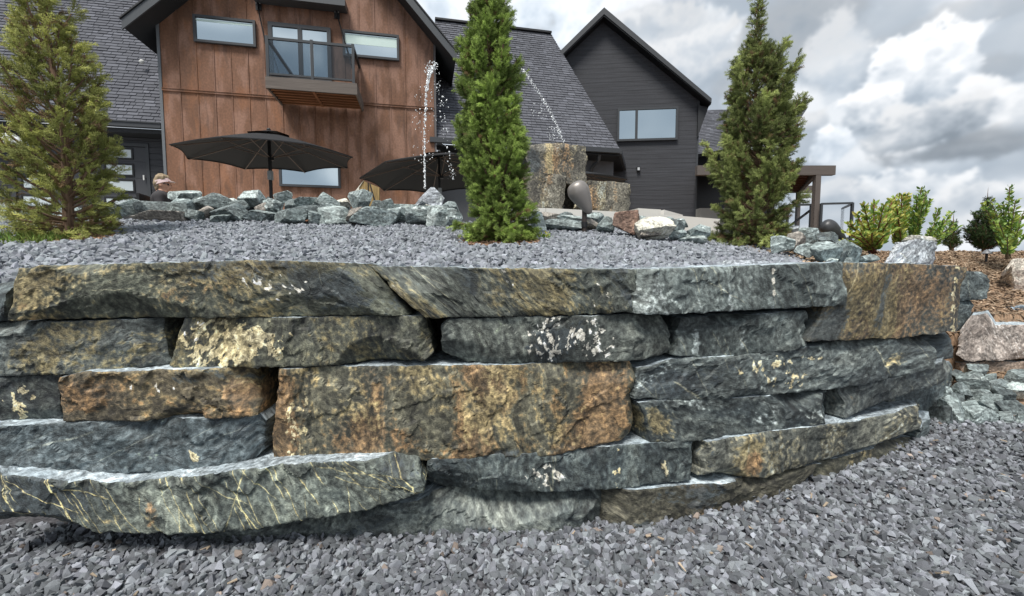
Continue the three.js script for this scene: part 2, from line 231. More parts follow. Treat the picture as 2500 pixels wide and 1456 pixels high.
{ // rust gable: cladding of separate metal panels
  const uL = FB.loc(398, 240)[0], uR = FB.loc(1060, 260)[0], yB = (FB.loc(393, 221)[1] + FB.loc(1057, 264)[1]) / 2, apex = FB.loc(757, -285), eL = FB.loc(374, 27), eR = FB.loc(1058, 101);
  const top = (u) => u < apex[0] ? lerp(eL[1], apex[1], (u - eL[0]) / (apex[0] - eL[0])) : lerp(apex[1], eR[1], (u - apex[0]) / (eR[0] - apex[0]));
  part('wall', FB.plate([[uL, TERR - 0.1], [uR, TERR - 0.1], [uR, top(uR)], apex, [uL, top(uL)]], -0.01, 7), MAT.dark, house, 'body of the rust clad wing');
  const clad = sub('cladding', house, 'rust brown metal panels with standing seams'), nP = Math.round((uR - uL) / PW);
  const shift = (g) => { const uv = g.attributes.uv; for (let i = 0; i < uv.count; i++) uv.setXY(i, uv.getX(i) - uL, uv.getY(i) - TERR); return g; };
  for (let k = 0; k < nP; k++) {
    const a = lerp(uL, uR, k / nP) + 0.006, b = lerp(uL, uR, (k + 1) / nP) - 0.006, o = 0.012 + 0.004 * Math.sin(k * 3.3);
    part('panel', shift(FB.rect(a, TERR, b, yB - 0.03, o, 0.02)), MAT.rust, clad);
    const up = [[a, yB + 0.03], [b, yB + 0.03], [b, top(b) - 0.02]]; if (a < apex[0] && b > apex[0]) up.push([apex[0], apex[1] - 0.02]); up.push([a, top(a) - 0.02]);
    part('panel', shift(FB.plate(up, o, 0.02)), MAT.rust, clad);
    if (k) { const c = lerp(uL, uR, k / nP); part('batten', [shift(FB.rect(c - 0.012, TERR, c + 0.014, yB - 0.03, 0.026, 0.03)), shift(FB.rect(c - 0.012, yB + 0.03, c + 0.014, top(c) - 0.05, 0.026, 0.03))], MAT.rust, clad); }
  }
  part('flashing', [shift(FB.rect(uL, yB - 0.03, uR, yB + 0.02, 0.045, 0.05)), shift(FB.rect(uL, yB + 0.02, uR, yB + 0.03, 0.06, 0.06))], MAT.rust, clad);
  part('corner_trim', FB.rect(uL - 0.06, TERR, uL, top(uL) - 0.02, 0.03, 0.1), std(104, 108, 112, 0.5), house);
  part('corner_trim', FB.rect(uR, TERR, uR + 0.05, top(uR) - 0.02, 0.03, 0.1), std(96, 92, 92, 0.5), house);
  // roof over it
  const O = 0.5, a = FB.loc(302, 49, O), p = FB.loc(757, -318, O), b = FB.loc(1112, 132, O), roof = sub('roof', house, 'dark roof over the rust gable'), th = 0.24, gab = (dx, dy, tk) => [[a[0] - dx, a[1] - dy], [p[0], p[1]], [b[0] + dx, b[1] - dy], [b[0] + dx, b[1] - dy - tk * 0.75], [p[0], p[1] - tk * 1.15], [a[0] - dx, a[1] - dy - tk * 0.75]];
  part('soffit', FB.plate(gab(0, 0, th), O, 8.5), MAT.dark, roof);
  part('fascia', FB.plate(gab(0.03, 0.0, th + 0.05), O + 0.035, 0.034), MAT.fascia, roof);
  part('drip_edge', FB.plate(gab(0.06, -0.035, 0.05), O + 0.06, 0.06), MAT.dark, roof);
  windowUnit(FB, 474, 39, 628, 119, house, { blinds: 0.16 }); windowUnit(FB, 837, 76, 975, 152, house, { blinds: 0.5 }); windowUnit(FB, 682, 385, 833, 461, house);
  windowUnit(FB, 656, 57, 812, 206, house, { name: 'sliding_door', splits: [0.5], frame: 0.09 });
  // small roof above the balcony
  const s = FB.loc(690, -6, 0.35), e = FB.loc(842, 12, 0.35); part('canopy_roof', [FB.plate([[s[0] - 0.7, e[1] - 0.02], [e[0], e[1] - 0.02], [e[0], e[1] + 0.16], [s[0] - 0.7, e[1] + 0.16]], 0.35, 0.34)], MAT.fascia, house);
  // floodlight under the left eave
  const fl = pt(343, 152, 11.2), fg = new THREE.LatheGeometry([[0.001, 0], [0.05, 0.01], [0.055, 0.05], [0.03, 0.1], [0.001, 0.11]].map((q) => new THREE.Vector2(...q)), 12); fg.rotateX(-0.9); fg.translate(fl.x, fl.y, fl.z); part('floodlight', fg.toNonIndexed(), std(220, 220, 216, 0.4), house);
}
{ // balcony
  const bal = sub('balcony', house, 'small balcony with glass railing, hung on rods'), O = 1.15, a = FB.loc(645, 186, O), b = FB.loc(871, 203, O), c = FB.loc(650, 215, O), u0 = (a[0] + c[0]) / 2, u1 = b[0], yT = (a[1] + b[1]) / 2, yB = yT - (a[1] - c[1]), yr = (FB.loc(645, 87, O)[1] + FB.loc(862, 105, O)[1]) / 2;
  const M = (g) => { const uv = g.attributes.uv; for (let i = 0; i < uv.count; i++) uv.setXY(i, uv.getX(i) * 0.4, uv.getY(i) * 2); return g; };
  part('fascia_board', M(FB.rect(u0, yB, u1, yT, O, 0.04)), MAT.deck, bal);
  for (const u of [u0, u1 - 0.04]) part('fascia_board', [M(FB.rect(u, yB, u + 0.04, yT, O - 0.04, O - 0.09))], MAT.deck, bal);
  for (let i = 0; i < 6; i++) { const o = 0.1 + i * 0.165; part('deck_board', M(FB.rect(u0 + 0.05, yT - 0.05, u1 - 0.05, yT - 0.02, o + 0.15, 0.145)), MAT.cedar, bal); part('joist', M(FB.rect(u0 + 0.05, yB + 0.03, u1 - 0.05, yT - 0.06, o + 0.05, 0.045)), MAT.cedar, bal); }
  part('joist', M(FB.rect((u0 + u1) / 2 - 0.03, yB + 0.02, (u0 + u1) / 2 + 0.03, yT - 0.06, O - 0.05, O - 0.15)), MAT.cedar, bal);
  for (const u of [u0 + 0.04, lerp(u0, u1, 0.5), u1 - 0.08]) part('post', FB.rect(u - 0.03, yT - 0.02, u + 0.03, yr + 0.02, O - 0.045, 0.055), MAT.steel, bal);
  part('top_rail', [FB.rect(u0 + 0.07, yr - 0.055, u1 - 0.11, yr, O - 0.05, 0.045), FB.rect(u0 + 0.01, yr - 0.055, u0 + 0.07, yr, O - 0.1, O - 0.12), FB.rect(u1 - 0.11, yr - 0.055, u1 - 0.05, yr, O - 0.1, O - 0.12)], MAT.steel, bal);
  part('bottom_rail', [FB.rect(u0 + 0.07, yT + 0.06, u1 - 0.11, yT + 0.1, O - 0.05, 0.04)], MAT.steel, bal);
  for (const [p, q] of [[u0 + 0.08, (u0 + u1) / 2 - 0.04], [(u0 + u1) / 2 + 0.04, u1 - 0.12]]) part('glass_panel', FB.rect(p, yT + 0.1, q, yr - 0.055, O - 0.068, 0.008), MAT.tint, bal);
  for (const u of [u0 + 0.035, u1 - 0.085]) part('glass_panel', FB.rect(u, yT + 0.1, u + 0.008, yr - 0.055, O - 0.12, O - 0.18), MAT.tint, bal);
  part('rod', [bar(FB.pt(FB.loc(633, 26)[0], FB.loc(633, 26)[1], 0.08), FB.pt(u0 + 0.02, yT, O * 0.5), 0.022)], MAT.black, bal); part('rod', [bar(FB.pt(FB.loc(826, 46)[0], FB.loc(826, 46)[1], 0.08), FB.pt(u1 - 0.03, yT, O * 0.5), 0.022)], MAT.black, bal);
  const boltM = std(190, 190, 186, 0.3); for (const [x, y] of [[632, 14], [823, 35]]) { const q = FB.loc(x, y); part('bracket', [FB.rect(q[0] - 0.065, q[1] - 0.13, q[0] + 0.065, q[1] + 0.13, 0.05, 0.016), FB.rect(q[0] - 0.008, q[1] - 0.12, q[0] + 0.008, q[1] + 0.1, 0.11, 0.058)], MAT.black, bal);
    [[-1, 1], [1, 1], [-1, 0.3], [1, 0.3]].forEach(([i, j]) => { const g = new THREE.CylinderGeometry(0.013, 0.013, 0.02, 8); g.rotateX(Math.PI / 2); const w = FB.pt(q[0] + i * 0.042, q[1] + j * 0.085, 0.058); g.translate(w.x, w.y, w.z); part('bolt', g.toNonIndexed(), boltM, bal); }); }
}
{ // left wing: steep roof above the garage wall
  const h = FB.loc(396, 303, -0.1)[1], eR = FB.pt(FB.loc(398, 303, -0.1)[0], h, -0.1), eL = eR.clone().addScaledVector(FB.t, -7), up = FB.n.clone().multiplyScalar(-2.85).setY(5.0), rR = eR.clone().add(up), rL = eL.clone().add(up), roof = sub('roof', house, 'steep dark shingle roof left of the rust gable');
  part('deck', quad3(eL, eR, rR, rL, 0.12), MAT.dark, roof); shingles(eL, eR, rR, rL, roof, 31);
  const G = (y0, y1, o, th) => FB.plate([[FB.loc(398, 303, -0.1)[0] - 7, h + y0], [FB.loc(398, 303, -0.1)[0], h + y0], [FB.loc(398, 303, -0.1)[0], h + y1], [FB.loc(398, 303, -0.1)[0] - 7, h + y1]], o, th);
  part('gutter', [G(-0.13, -0.01, 0.02, 0.12), G(-0.03, -0.002, 0.04, 0.02)], MAT.trim, house); part('fascia', G(-0.22, -0.14, -0.1, 0.04), MAT.dark, house); part('soffit', G(-0.24, -0.222, -0.1, 0.5), MAT.dark, house);
  const u1 = FG.loc(412, 400)[0] + 0.25, u0 = u1 - 7.2, y1 = h - 0.25; part('wall', FG.rect(u0, TERR - 0.1, u1, y1, -0.03, 4), MAT.dark, house, 'garage wing wall');
  const sid = sub('siding', house, 'charcoal lap siding of the garage wing'), d0 = FG.loc(36, 400)[0], d1 = FG.loc(358, 400)[0], dt = (FG.loc(280, 360)[1] + FG.loc(357, 356)[1]) / 2;
  for (let y = TERR, k = 0; y < y1; y += 0.15, k++) { const t = Math.min(y + 0.142, y1); if (y > dt) part('board', FG.rect(u0, y, u1, t, 0.01 + (k % 3) * 0.002, 0.03), MAT.board, sid); else { part('board', FG.rect(d1 + 0.07, y, u1, t, 0.01 + (k % 3) * 0.002, 0.03), MAT.board, sid); part('board', FG.rect(u0, y, d0 - 0.07, t, 0.01 + (k % 3) * 0.002, 0.03), MAT.board, sid); } }
  const door = sub('garage_door', house, 'charcoal garage door with a column of frosted panes'); part('frame', [FG.rect(d0 - 0.07, TERR, d0, dt + 0.08, 0.035, 0.06), FG.rect(d1, TERR, d1 + 0.07, dt + 0.08, 0.035, 0.06), FG.rect(d0, dt, d1, dt + 0.08, 0.035, 0.06)], MAT.trim, door);
  const rows = [[366, 386], [404, 427], [443, 466], [486, 508]], frost = std(196, 206, 210, 0.35), xs = [[262, 320], [60, 118]]; let yTop = dt - 0.01;
  rows.forEach(([a, b], k) => { const ya = FG.loc(315, a)[1], yb = FG.loc(315, b)[1], yn = k < 3 ? (yb + FG.loc(315, rows[k + 1][0])[1]) / 2 : yb - 0.12; part('panel', FG.rect(d0 + 0.01, yn + 0.006, d1 - 0.01, yTop, 0.0, 0.03), MAT.charcoal, door); yTop = yn;
    for (const [xa, xb] of xs) { const ua = FG.loc(xa, a)[0] - 0.02, ub = FG.loc(xb, a)[0] + k * 0.02; part('pane', FG.rect(ua, yb, ub, ya, 0.012, 0.01), frost, door); part('pane_frame', [FG.rect(ua - 0.04, yb - 0.04, ub + 0.04, yb, 0.02, 0.02), FG.rect(ua - 0.04, ya, ub + 0.04, ya + 0.04, 0.02, 0.02), FG.rect(ub, yb, ub + 0.04, ya, 0.02, 0.02), FG.rect(ua - 0.04, yb, ua, ya, 0.02, 0.02)], MAT.black, door); } });
  const hd = FG.loc(357, 435); part('handle', FG.rect(hd[0] - 0.045, hd[1] - 0.06, hd[0] - 0.015, hd[1] + 0.06, 0.06, 0.025), std(222, 222, 220, 0.3), door);
}
{ // link roof between the gables
  const y = CAMY + 3.5, dOf = (py) => 3.5 * F / (HOR - py), A = pt(1050, 344, dOf(344)).setY(y), B = pt(1512, 371, dOf(371)).setY(y), yr = CAMY + 8, D = pt(1062, 76, 8 * F / (HOR - 76)).setY(yr), C = pt(1345, 107, 8 * F / (HOR - 107)).setY(yr), roof = sub('roof', house, 'steep dark shingle roof between the rust gable and the charcoal gable');
  part('deck', quad3(A, B, C, D, 0.1), MAT.dark, roof); shingles(A, B, C, D, roof, 47);
  const E = pt(1531, 430, 16.6).setY(y); part('deck', quad3(B, E, C, C.clone().add(V(0.01, -0.01, -0.01)), 0.1), MAT.dark, roof);
  part('ridge_cap', [bar(D.clone().add(V(0, 0.03, 0)), C.clone().add(V(0, 0.03, 0)), 0.2, 0.06)], MAT.dark, roof);
  const dn = V(0, -0.075, 0), out = V(0, 0, 0.05); part('gutter', [bar(A.clone().add(dn).add(out), B.clone().add(dn).add(out), 0.13, 0.13)], MAT.trim, house); part('gutter', [bar(B.clone().add(dn), E.clone().add(dn), 0.13, 0.15)], MAT.trim, house);
  const S = [A, B, E, A.clone().add(V(1, 0, -5))].map((p) => p.clone().add(V(0, -0.16, -0.02))); part('soffit', quad3(S[0], S[1], S[2], S[3], 0.03), MAT.black, house);
  const WLp = new Plane(1050, 12.6, 1470, 13.6), wa = WLp.loc(1050, 400)[0], wb = WLp.loc(1498, 400)[0]; part('wall', WLp.rect(wa, TERR - 0.1, wb, y - 0.17, 0, 3), std(92, 94, 98, 0.8), house, 'grey wall under the link roof');
  const g0 = pt(1464, 376, dOf(371) - 0.05), q = [g0, pt(1462, 392, dOf(371) + 0.05), pt(1446, 408, 13.4), pt(1443, 422, 13.5), pt(1443, 500, 13.5)]; part('downspout', tube(q, 0.05, 24, 8), MAT.trim, house);
}
{ // charcoal gable
  const O = 0.35, apex = FD.loc(1475, 19, O), r = FD.loc(1737, 241, O), l0 = FD.loc(1362, 131, O), k = 2.35, l = [lerp(apex[0], l0[0], k), lerp(apex[1], l0[1], k)], th = 0.22;
  const uR = FD.loc(1698, 430)[0], uL = l[0] + 0.5, wa = FD.loc(1475, 36), top = (u) => u > wa[0] ? lerp(wa[1], r[1] - 0.05, (u - wa[0]) / (r[0] - wa[0])) : lerp(wa[1], l[1] - 0.05, (wa[0] - u) / (wa[0] - l[0]));
  part('wall', FD.plate([[uL, TERR - 0.6], [uR, TERR - 0.6], [uR, top(uR)], [wa[0], wa[1]], [uL, top(uL)]], -0.02, 6), MAT.dark, house, 'body of the charcoal wing');
  const sid = sub('siding', house, 'charcoal lap siding of the right gable'), roof = sub('roof', house, 'dark roof over the charcoal gable'), cross = (y) => { let a = uL, b = uR; if (y > top(uR)) b = lerp(wa[0], r[0], (wa[1] - y) / (wa[1] - (r[1] - 0.05))); if (y > top(uL)) a = lerp(wa[0], l[0], (wa[1] - y) / (wa[1] - (l[1] - 0.05))); return [a, b]; };
  for (let y = TERR - 0.4, i = 0; y < wa[1] - 0.1; y += 0.152, i++) { const [a, b] = cross(y), [c, d] = cross(Math.min(y + 0.1475, wa[1] - 0.03)), o = 0.012 + 0.0012 * Math.sin(i * 2.1); const g = FD.plate([[a, y], [b, y], [d, Math.min(y + 0.1475, wa[1] - 0.03)], [c, Math.min(y + 0.1475, wa[1] - 0.03)]], o, 0.03, 0.35); part('board', g, MAT.board, sid); }
  const gab = (tk) => [l, apex, r, [r[0], r[1] - tk * 0.8], [apex[0], apex[1] - tk * 1.2], [l[0], l[1] - tk * 0.8]];
  part('soffit', FD.plate(gab(th), O, 7), MAT.black, roof); part('fascia', FD.plate(gab(th * 0.8), O + 0.03, 0.029), MAT.trim, roof);
  part('eave_box', FD.plate([[uR, r[1] - 1.15], [r[0], r[1] - 0.18], [uR, r[1] - 0.1]], 0.1, 5.5), MAT.dark, house);
  part('corner_trim', FD.rect(uR, TERR - 0.6, uR + 0.06, top(uR) - 0.1, 0.03, 0.1), MAT.trim, house);
  windowUnit(FD, 1507, 267, 1653, 343, house, { splits: [0.32], frame: 0.07 });
  const w = FD.loc(1558, 414); part('wall_lamp', [FD.rect(w[0] - 0.055, w[1] - 0.07, w[0] + 0.055, w[1] + 0.07, 0.1, 0.09)], MAT.black, house); part('lamp_face', FD.rect(w[0] - 0.035, w[1] - 0.045, w[0] + 0.035, w[1] + 0.045, 0.104, 0.004), std(196, 200, 204, 0.4), house);
  // far roof behind the right tree and the dark porch
  const P = [pt(1690, 380, 16), pt(1925, 336, 17.5), pt(1973, 262, 19), pt(1690, 270, 18)], far = sub('roof', house, 'shingle roof end showing behind the right tree'); part('deck', quad3(P[0], P[1], P[2], P[3], 0.15), MAT.dark, far); shingles(P[0], P[1], P[2], P[3], far, 58);
  const pw = new Plane(1700, 18, 1930, 18.5), a = pw.loc(1690, 400), b = pw.loc(1880, 400); part('porch_wall', pw.rect(a[0], TERR - 0.6, b[0], a[1] + 0.6, 0, 0.2), MAT.black, house);
  const pc = [pt(1700, 418, 12.6), pt(1800, 418, 12.4), pt(1830, 425, 18), pt(1700, 425, 18)]; part('porch_ceiling', quad3(...pc, 0.08), MAT.black, house);
  const base = [pt(1704, 510, 13.5), pt(1735, 510, 13.5)]; part('plinth', [bar(base[0].clone().add(V(0, -0.5, 0)), base[1].clone().add(V(0.6, -0.5, 0)), 0.3, 1.0)], std(150, 150, 146, 0.9), house);
}
// ---------------------------------------------------------------- stone: skins and blocks
const RUST = { rust: [[132, 104, 74], [92, 78, 62], 0.35, 5], ochre: [[148, 134, 98], [116, 106, 80], 0.34, 6], maroon: [[104, 74, 66], [78, 62, 58], 0.3, 5], dark: [[46, 52, 56], [64, 70, 72], 0.25, 6],
  pale: [[160, 168, 166], [134, 142, 140], 0.3, 7], green: [[104, 118, 98], [120, 126, 100], 0.3, 5], olive: [[122, 110, 78], [88, 84, 66], 0.35, 5], lichen: [[200, 190, 158], [176, 160, 118], 0.06, 46], white: [[216, 210, 196], [192, 190, 180], 0.05, 66], grey: [[128, 134, 130], [106, 112, 112], 0.3, 6] };
function skin(W, H, mw, mh, sp, seed) {
  const { d = [50, 56, 57], l = [106, 112, 108], ang = 0, st = 2.2, layers = [], zones = [], vein = 0, veinC = [196, 188, 154], vAng = 60, gain = 1, crack = 0.6 } = sp;
  const ca = Math.cos(ang * Math.PI / 180), sa = Math.sin(ang * Math.PI / 180), va = Math.cos(vAng * Math.PI / 180), vb = Math.sin(vAng * Math.PI / 180), o1 = seed * 13.7, hgt = new Uint8Array(W * H * 4), rl = rng(seed * 7 + 1), lines = [];
  for (let i = 0, n = Math.round(vein * (vein > 0.6 ? 44 : 26) * Math.max(0.5, mw)); i < n; i++) { const an = (vAng + (rl() < 0.25 ? (rl() - 0.5) * 120 : (rl() - 0.5) * 26)) * Math.PI / 180; lines.push([rl() * mw - 0.1, rl() * mh * 1.2 - mh * 0.4, Math.cos(an), Math.sin(an), 0.08 + rl() * 0.4, 0.0018 + rl() * rl() * rl() * 0.009, 0.25 + rl() * 0.6]); }
  const kinds = [...new Set([...layers.map((x) => x[0]), ...zones.map((x) => x[0])])];
  const map = tex(W, H, (u, v, o) => {
    const s = u * mw, t = v * mh, wx = pn(s * 3 + o1, t * 3) * 0.06 + pn(s * 11 + o1, t * 11) * 0.012, wy = pn(s * 3 + 50 + o1, t * 3 + 9) * 0.06 + pn(s * 11, t * 11 + o1) * 0.012, S = s + wx, T = t + wy;
    const a = (S * ca + T * sa) / st + o1, b = -S * sa + T * ca;
    const n1 = fbm(a * 3.2, b * 4, 4), n2 = fbm((S * ca + T * sa) / Math.min(st, 1.7) * 13 + o1, b * 15, 3), nf = fbm(s * 45 + o1, t * 45, 3), g = pn(s * 210 + o1, t * 210);
    const ai = (S * ca + T * sa) / Math.min(st, 1.35) + o1, n4 = fbm(ai * 34 + 9, b * 42, 3), m0 = clamp(0.48 + n1 * 0.85 + n2 * 0.5 + nf * 0.4 + n4 * 0.4);
    let r = lerp(d[0], l[0], m0), gg = lerp(d[1], l[1], m0) * 1.02, bb = lerp(d[2], l[2], m0) * 1.05, h = 0.5 + n1 * 0.08 + n2 * 0.1 + nf * 0.14 + g * 0.08;
    let tn = 0; for (const [f, w] of [[4.5, 0.2], [10, 0.16], [23, 0.16], [50, 0.12]]) { const q = fbm(ai * f + f, b * f * 1.2, 3); tn += w * (sst(-0.02, 0.02, q) - 0.5) - 0.14 * sst(0.014, 0.003, Math.abs(q + 0.02)) * sst(0, 0.2, n2); h += 0.06 * (sst(-0.02, 0.02, q) - 0.5); }
    for (const k of kinds) {
      const [c1, c2, edge, fr] = RUST[k]; let bias = -0.95; for (const L of layers) if (L[0] === k) bias = Math.max(bias, L[1]);
      if (k === 'rust' || k === 'ochre' || k === 'olive') bias += 0.07; for (const z of zones) if (z[0] === k) { const zx = (u - z[1]) / z[3], zy = (v - z[2]) / z[4], q = zx * zx + zy * zy; if (q < 6) bias += z[5] * (RUST[k][2] < 0.1 ? Math.exp(-q * q * 0.8) : Math.exp(-q)); }
      if (bias < -0.9) continue;
      const crisp = edge < 0.1, mm = (crisp ? fbm(S * fr * 0.45 + 3, T * fr * 0.45, 5) * 0.9 + n2 * 0.3 + nf * 0.2 : fbm(a * fr * 0.6 + 7.7, b * fr * 0.6, 4) + n2 * 0.3 + n4 * 0.3 + nf * 0.3) + bias, al = sst(0, edge, mm) * (crisp ? 0.93 : 0.85);
      if (al > 0) { const q = clamp(0.5 + n2 * 0.9 + nf * 0.5), sh = 1 + nf * 0.25; r = lerp(r, lerp(c2[0], c1[0], q) * sh, al); gg = lerp(gg, lerp(c2[1], c1[1], q) * sh, al); bb = lerp(bb, lerp(c2[2], c1[2], q) * sh, al); if (crisp) h += 0.1 * al; }
    }
    if (vein) { // thin mineral lines along the cleavage
      let al = 0; const ww = 0.007 * pn(s * 11 + o1, t * 11) + 0.0025 * pn(s * 45, t * 45 + o1);
      for (const L of lines) { const x = s - L[0], y = t - L[1], al0 = x * L[2] + y * L[3]; if (al0 < 0 || al0 > L[4]) continue; const dd = Math.abs(-x * L[3] + y * L[2] + ww) / L[5]; if (dd < 1) al = Math.max(al, (1 - dd) * L[6] * sst(0, 0.03, al0) * sst(L[4], L[4] - 0.05, al0)); }
      al = clamp(al * (1.5 + n4 * 2.2 + nf)) * (vein > 0.6 ? 1 : 0.5); r = lerp(r, veinC[0], al); gg = lerp(gg, veinC[1], al); bb = lerp(bb, veinC[2], al);
    }
    const ck = Math.abs(fbm(a * 4 + 33, b * 7 + 20, 3)), cr = sst(0.014, 0.002, ck) * crack * sst(-0.1, 0.2, n2);
    h -= cr * 0.35; const sh = (1 - cr * 0.5) * (1 + nf * 0.28 + n4 * 0.18 + g * 0.22 + tn * 0.85) * gain * 1.1;
    o[0] = r * sh; o[1] = gg * sh; o[2] = bb * sh;
    const k = (Math.floor(v * H) * W + Math.floor(u * W)) * 4; hgt[k] = hgt[k + 1] = hgt[k + 2] = clamp(h) * 255; hgt[k + 3] = 255;
  });
  const bump = new THREE.DataTexture(hgt, W, H); bump.magFilter = THREE.LinearFilter; bump.needsUpdate = true;
  for (const t of [map, bump]) t.wrapS = t.wrapT = THREE.MirroredRepeatWrapping;
  return new THREE.MeshStandardMaterial({ map, bumpMap: bump, bumpScale: sp.bump ?? 0.009, roughness: sp.rough ?? 0.72 });
}
function chain(a) { const n = a.length / 2, x0 = a[0], x1 = a[(n - 1) * 2]; return (u) => { const x = lerp(x0, x1, u); let i = 0; while (i < n - 2 && x > a[(i + 1) * 2]) i++; const t = clamp((x - a[i * 2]) / (a[i * 2 + 2] - a[i * 2])); return [x, lerp(a[i * 2 + 1], a[i * 2 + 3], t)]; }; }
let slabSeed = 1, paleTop = null;
function onWall(px, py, dz) { const r = ray(px, py); let d = 2.3; for (let i = 0; i < 14; i++) d = lerp(d, wallD(clamp(r[0] / -r[2] * d, -5, 4.5)) + dz, 0.7); return pt(px, py, d); }
function wallN(x) { const e = 0.15, s = (wallD(x + e) - wallD(x - e)) / (2 * e), l = Math.hypot(1, s); return V(s / l, 0, 1 / l); }
// a quarried block: outline in the photograph (upper and lower edge), laid on a surface, with broken faces and a real back
function slab(parent, name, { top, bot, dz = 0, T = 0.42, surf = onWall, normal, rough = 1, step = 5, label, skin: sp = {}, jag = 1 }) {
  const seed = slabSeed++, ct = chain(top), cb = chain(bot), so = seed * 7.31;
  const w = Math.max(top[top.length - 2], bot[bot.length - 2]) - Math.min(top[0], bot[0]), tm = ct(0.5), bm = cb(0.5), hpx = bm[1] - tm[1];
  const mid = surf(lerp(tm[0], bm[0], 0.5), lerp(tm[1], bm[1], 0.5), dz), sc = -mid.z / F, mw = w * sc, mh = hpx * sc, N = normal ?? wallN(mid.x);
  const R0 = rng(seed * 31 + 7), tilt = [(R0() - 0.5) * 0.05, (R0() - 0.5) * 0.1], chips = [];
  for (let i = 0, n = 3 + Math.floor(R0() * 4 * rough); i < n; i++) { const e = Math.floor(R0() * 4), k = R0(), an = (R0() - 0.5) * 1.5, p = e === 0 ? [0, k * mh, 1, 0] : e === 1 ? [mw, k * mh, -1, 0] : e === 2 ? [k * mw, 0, 0, 1] : [k * mw, mh, 0, -1]; chips.push([p[0], p[1], p[2] * Math.cos(an) - p[3] * Math.sin(an), p[2] * Math.sin(an) + p[3] * Math.cos(an), 0.02 + R0() * R0() * 0.11 * rough, 0.3 + R0() * 0.7, 0.5 + R0() * 4]); }
  const nu = Math.max(10, Math.round(w / step)), us = []; for (let i = 0; i <= nu; i++) us.push(i / nu); const eu = 0.008 / mw; us.splice(1, 0, eu, eu * 3); us.splice(us.length - 1, 0, 1 - eu * 3, 1 - eu);
  const nv = Math.max(8, Math.round(hpx / step)), vs = []; for (let i = 0; i <= nv; i++) vs.push(i / nv); const ev = 0.007 / mh; vs.splice(1, 0, ev, ev * 3); vs.splice(vs.length - 1, 0, 1 - ev * 3, 1 - ev);
  const nb = 5, U = us.length, R = vs.length + 2 * nb, pos = [], uv = [], front = [];
  for (let j = 0; j < vs.length; j++) { const row = []; for (let i = 0; i < U; i++) {
    const u = us[i], v = vs[j], a = ct(u), b = cb(u);
    const jt = (pn(a[0] / 34 + so, 3) * 4.5 + pn(a[0] / 9 + so, 8) * 2) * jag, jb = (pn(b[0] / 30 + so, 13) * 4.5 + pn(b[0] / 9 + so, 18) * 2) * jag;
    let x = lerp(a[0], b[0], v), y = lerp(a[1] + jt * 0.55, b[1] + jb * 0.8, v);
    const e2 = Math.min(u, 1 - u) * w; x += (u < 0.5 ? 1 : -1) * (pn(v * 3 + so, 40 + (u < 0.5 ? 0 : 9)) * 6 + pn(v * 11 + so, 44) * 2.5) * Math.exp(-e2 / 40) * jag;
    const p = surf(x, y, dz), s = u * mw, t = v * mh, es = Math.min(u, 1 - u) * mw, et = Math.min(v, 1 - v) * mh, e = Math.min(es, et);
    let dsp = tilt[0] * (s - mw / 2) + tilt[1] * (t - mh / 2) + 0.005 * pn(s * 1.7 + so, t * 2.3); const wn = 0.012 * fbm(s * 9 + so, t * 9, 3);
    for (const c of chips) { const x = s - c[0], y = t - c[1], inn = x * c[2] + y * c[3], la = -x * c[3] + y * c[2]; dsp = Math.min(dsp, -c[5] * (c[4] + wn * 1.5 - inn - la * la * c[6])); }
    dsp += 0.009 * sst(0.08, 0.115, fbm(s * 1.9 + so, t * 2.6 + 5, 4)) + 0.008 * sst(0.12, 0.15, fbm(s * 3.1 + so + 40, t * 4 + 5, 4));
    dsp += 0.0022 * fbm(s * 9 + so, t * 11, 3) + 0.0016 * pn(s * 34, t * 34) - 0.004 * Math.exp(-e / 0.003);
    row.push(p.addScaledVector(N, dsp * rough)); } front.push(row); }
  const back = (p, k, i) => { const q = p.clone().addScaledVector(N, -T * k); q.y += 0.006 * pn(us[i] * mw * 9 + so, k * 7) * Math.min(1, k * 4); return q; };
  for (let r = 0; r < R; r++) for (let i = 0; i < U; i++) {
    let p, t; const s = us[i];
    if (r < nb) { const k = Math.pow((nb - r) / nb, 1.6); p = back(front[0][i], k, i); t = -k * T / mh; }
    else if (r < nb + vs.length) { p = front[r - nb][i]; t = vs[r - nb]; }
    else { const k = Math.pow((r - nb - vs.length + 1) / nb, 1.6); p = back(front[vs.length - 1][i], k, i); t = 1 + k * T / mh; }
    pos.push(p.x, p.y, p.z); uv.push(s, t);
  }
  const idx = []; for (let r = 0; r < R - 1; r++) for (let i = 0; i < U - 1; i++) { const a = r * U + i, b = a + 1, c = a + U, e = c + 1; idx.push(a, c, b, b, c, e); }
  for (const side of [0, 1]) { // the two ends
    const base = pos.length / 3, col = side ? U - 1 : 0;
    for (let j = 0; j < vs.length; j++) for (let k = 0; k <= nb; k++) { const kk = Math.pow(k / nb, 1.4), p = front[j][col].clone().addScaledVector(N, -T * kk); const bulge = Math.min(1, kk * 3) * (0.012 * pn(vs[j] * mh * 9 + so, kk * 5 + side * 9)); p.x += (side ? 1 : -1) * (k ? bulge : 0); pos.push(p.x, p.y, p.z); uv.push(side ? 1 + kk * T / mw : -kk * T / mw, vs[j]); }
    for (let j = 0; j < vs.length - 1; j++) for (let k = 0; k < nb; k++) { const a = base + j * (nb + 1) + k, b = a + 1, c = a + nb + 1, e = c + 1; if (side) idx.push(a, c, b, b, c, e); else idx.push(a, b, c, b, e, c); }
  }
  const mk = (ix, uvs) => { const g = new THREE.BufferGeometry(); g.setAttribute('position', new THREE.Float32BufferAttribute(pos, 3)); g.setAttribute('uv', new THREE.Float32BufferAttribute(uvs, 2)); g.setIndex(ix); return toCreasedNormals(g, 0.6); };
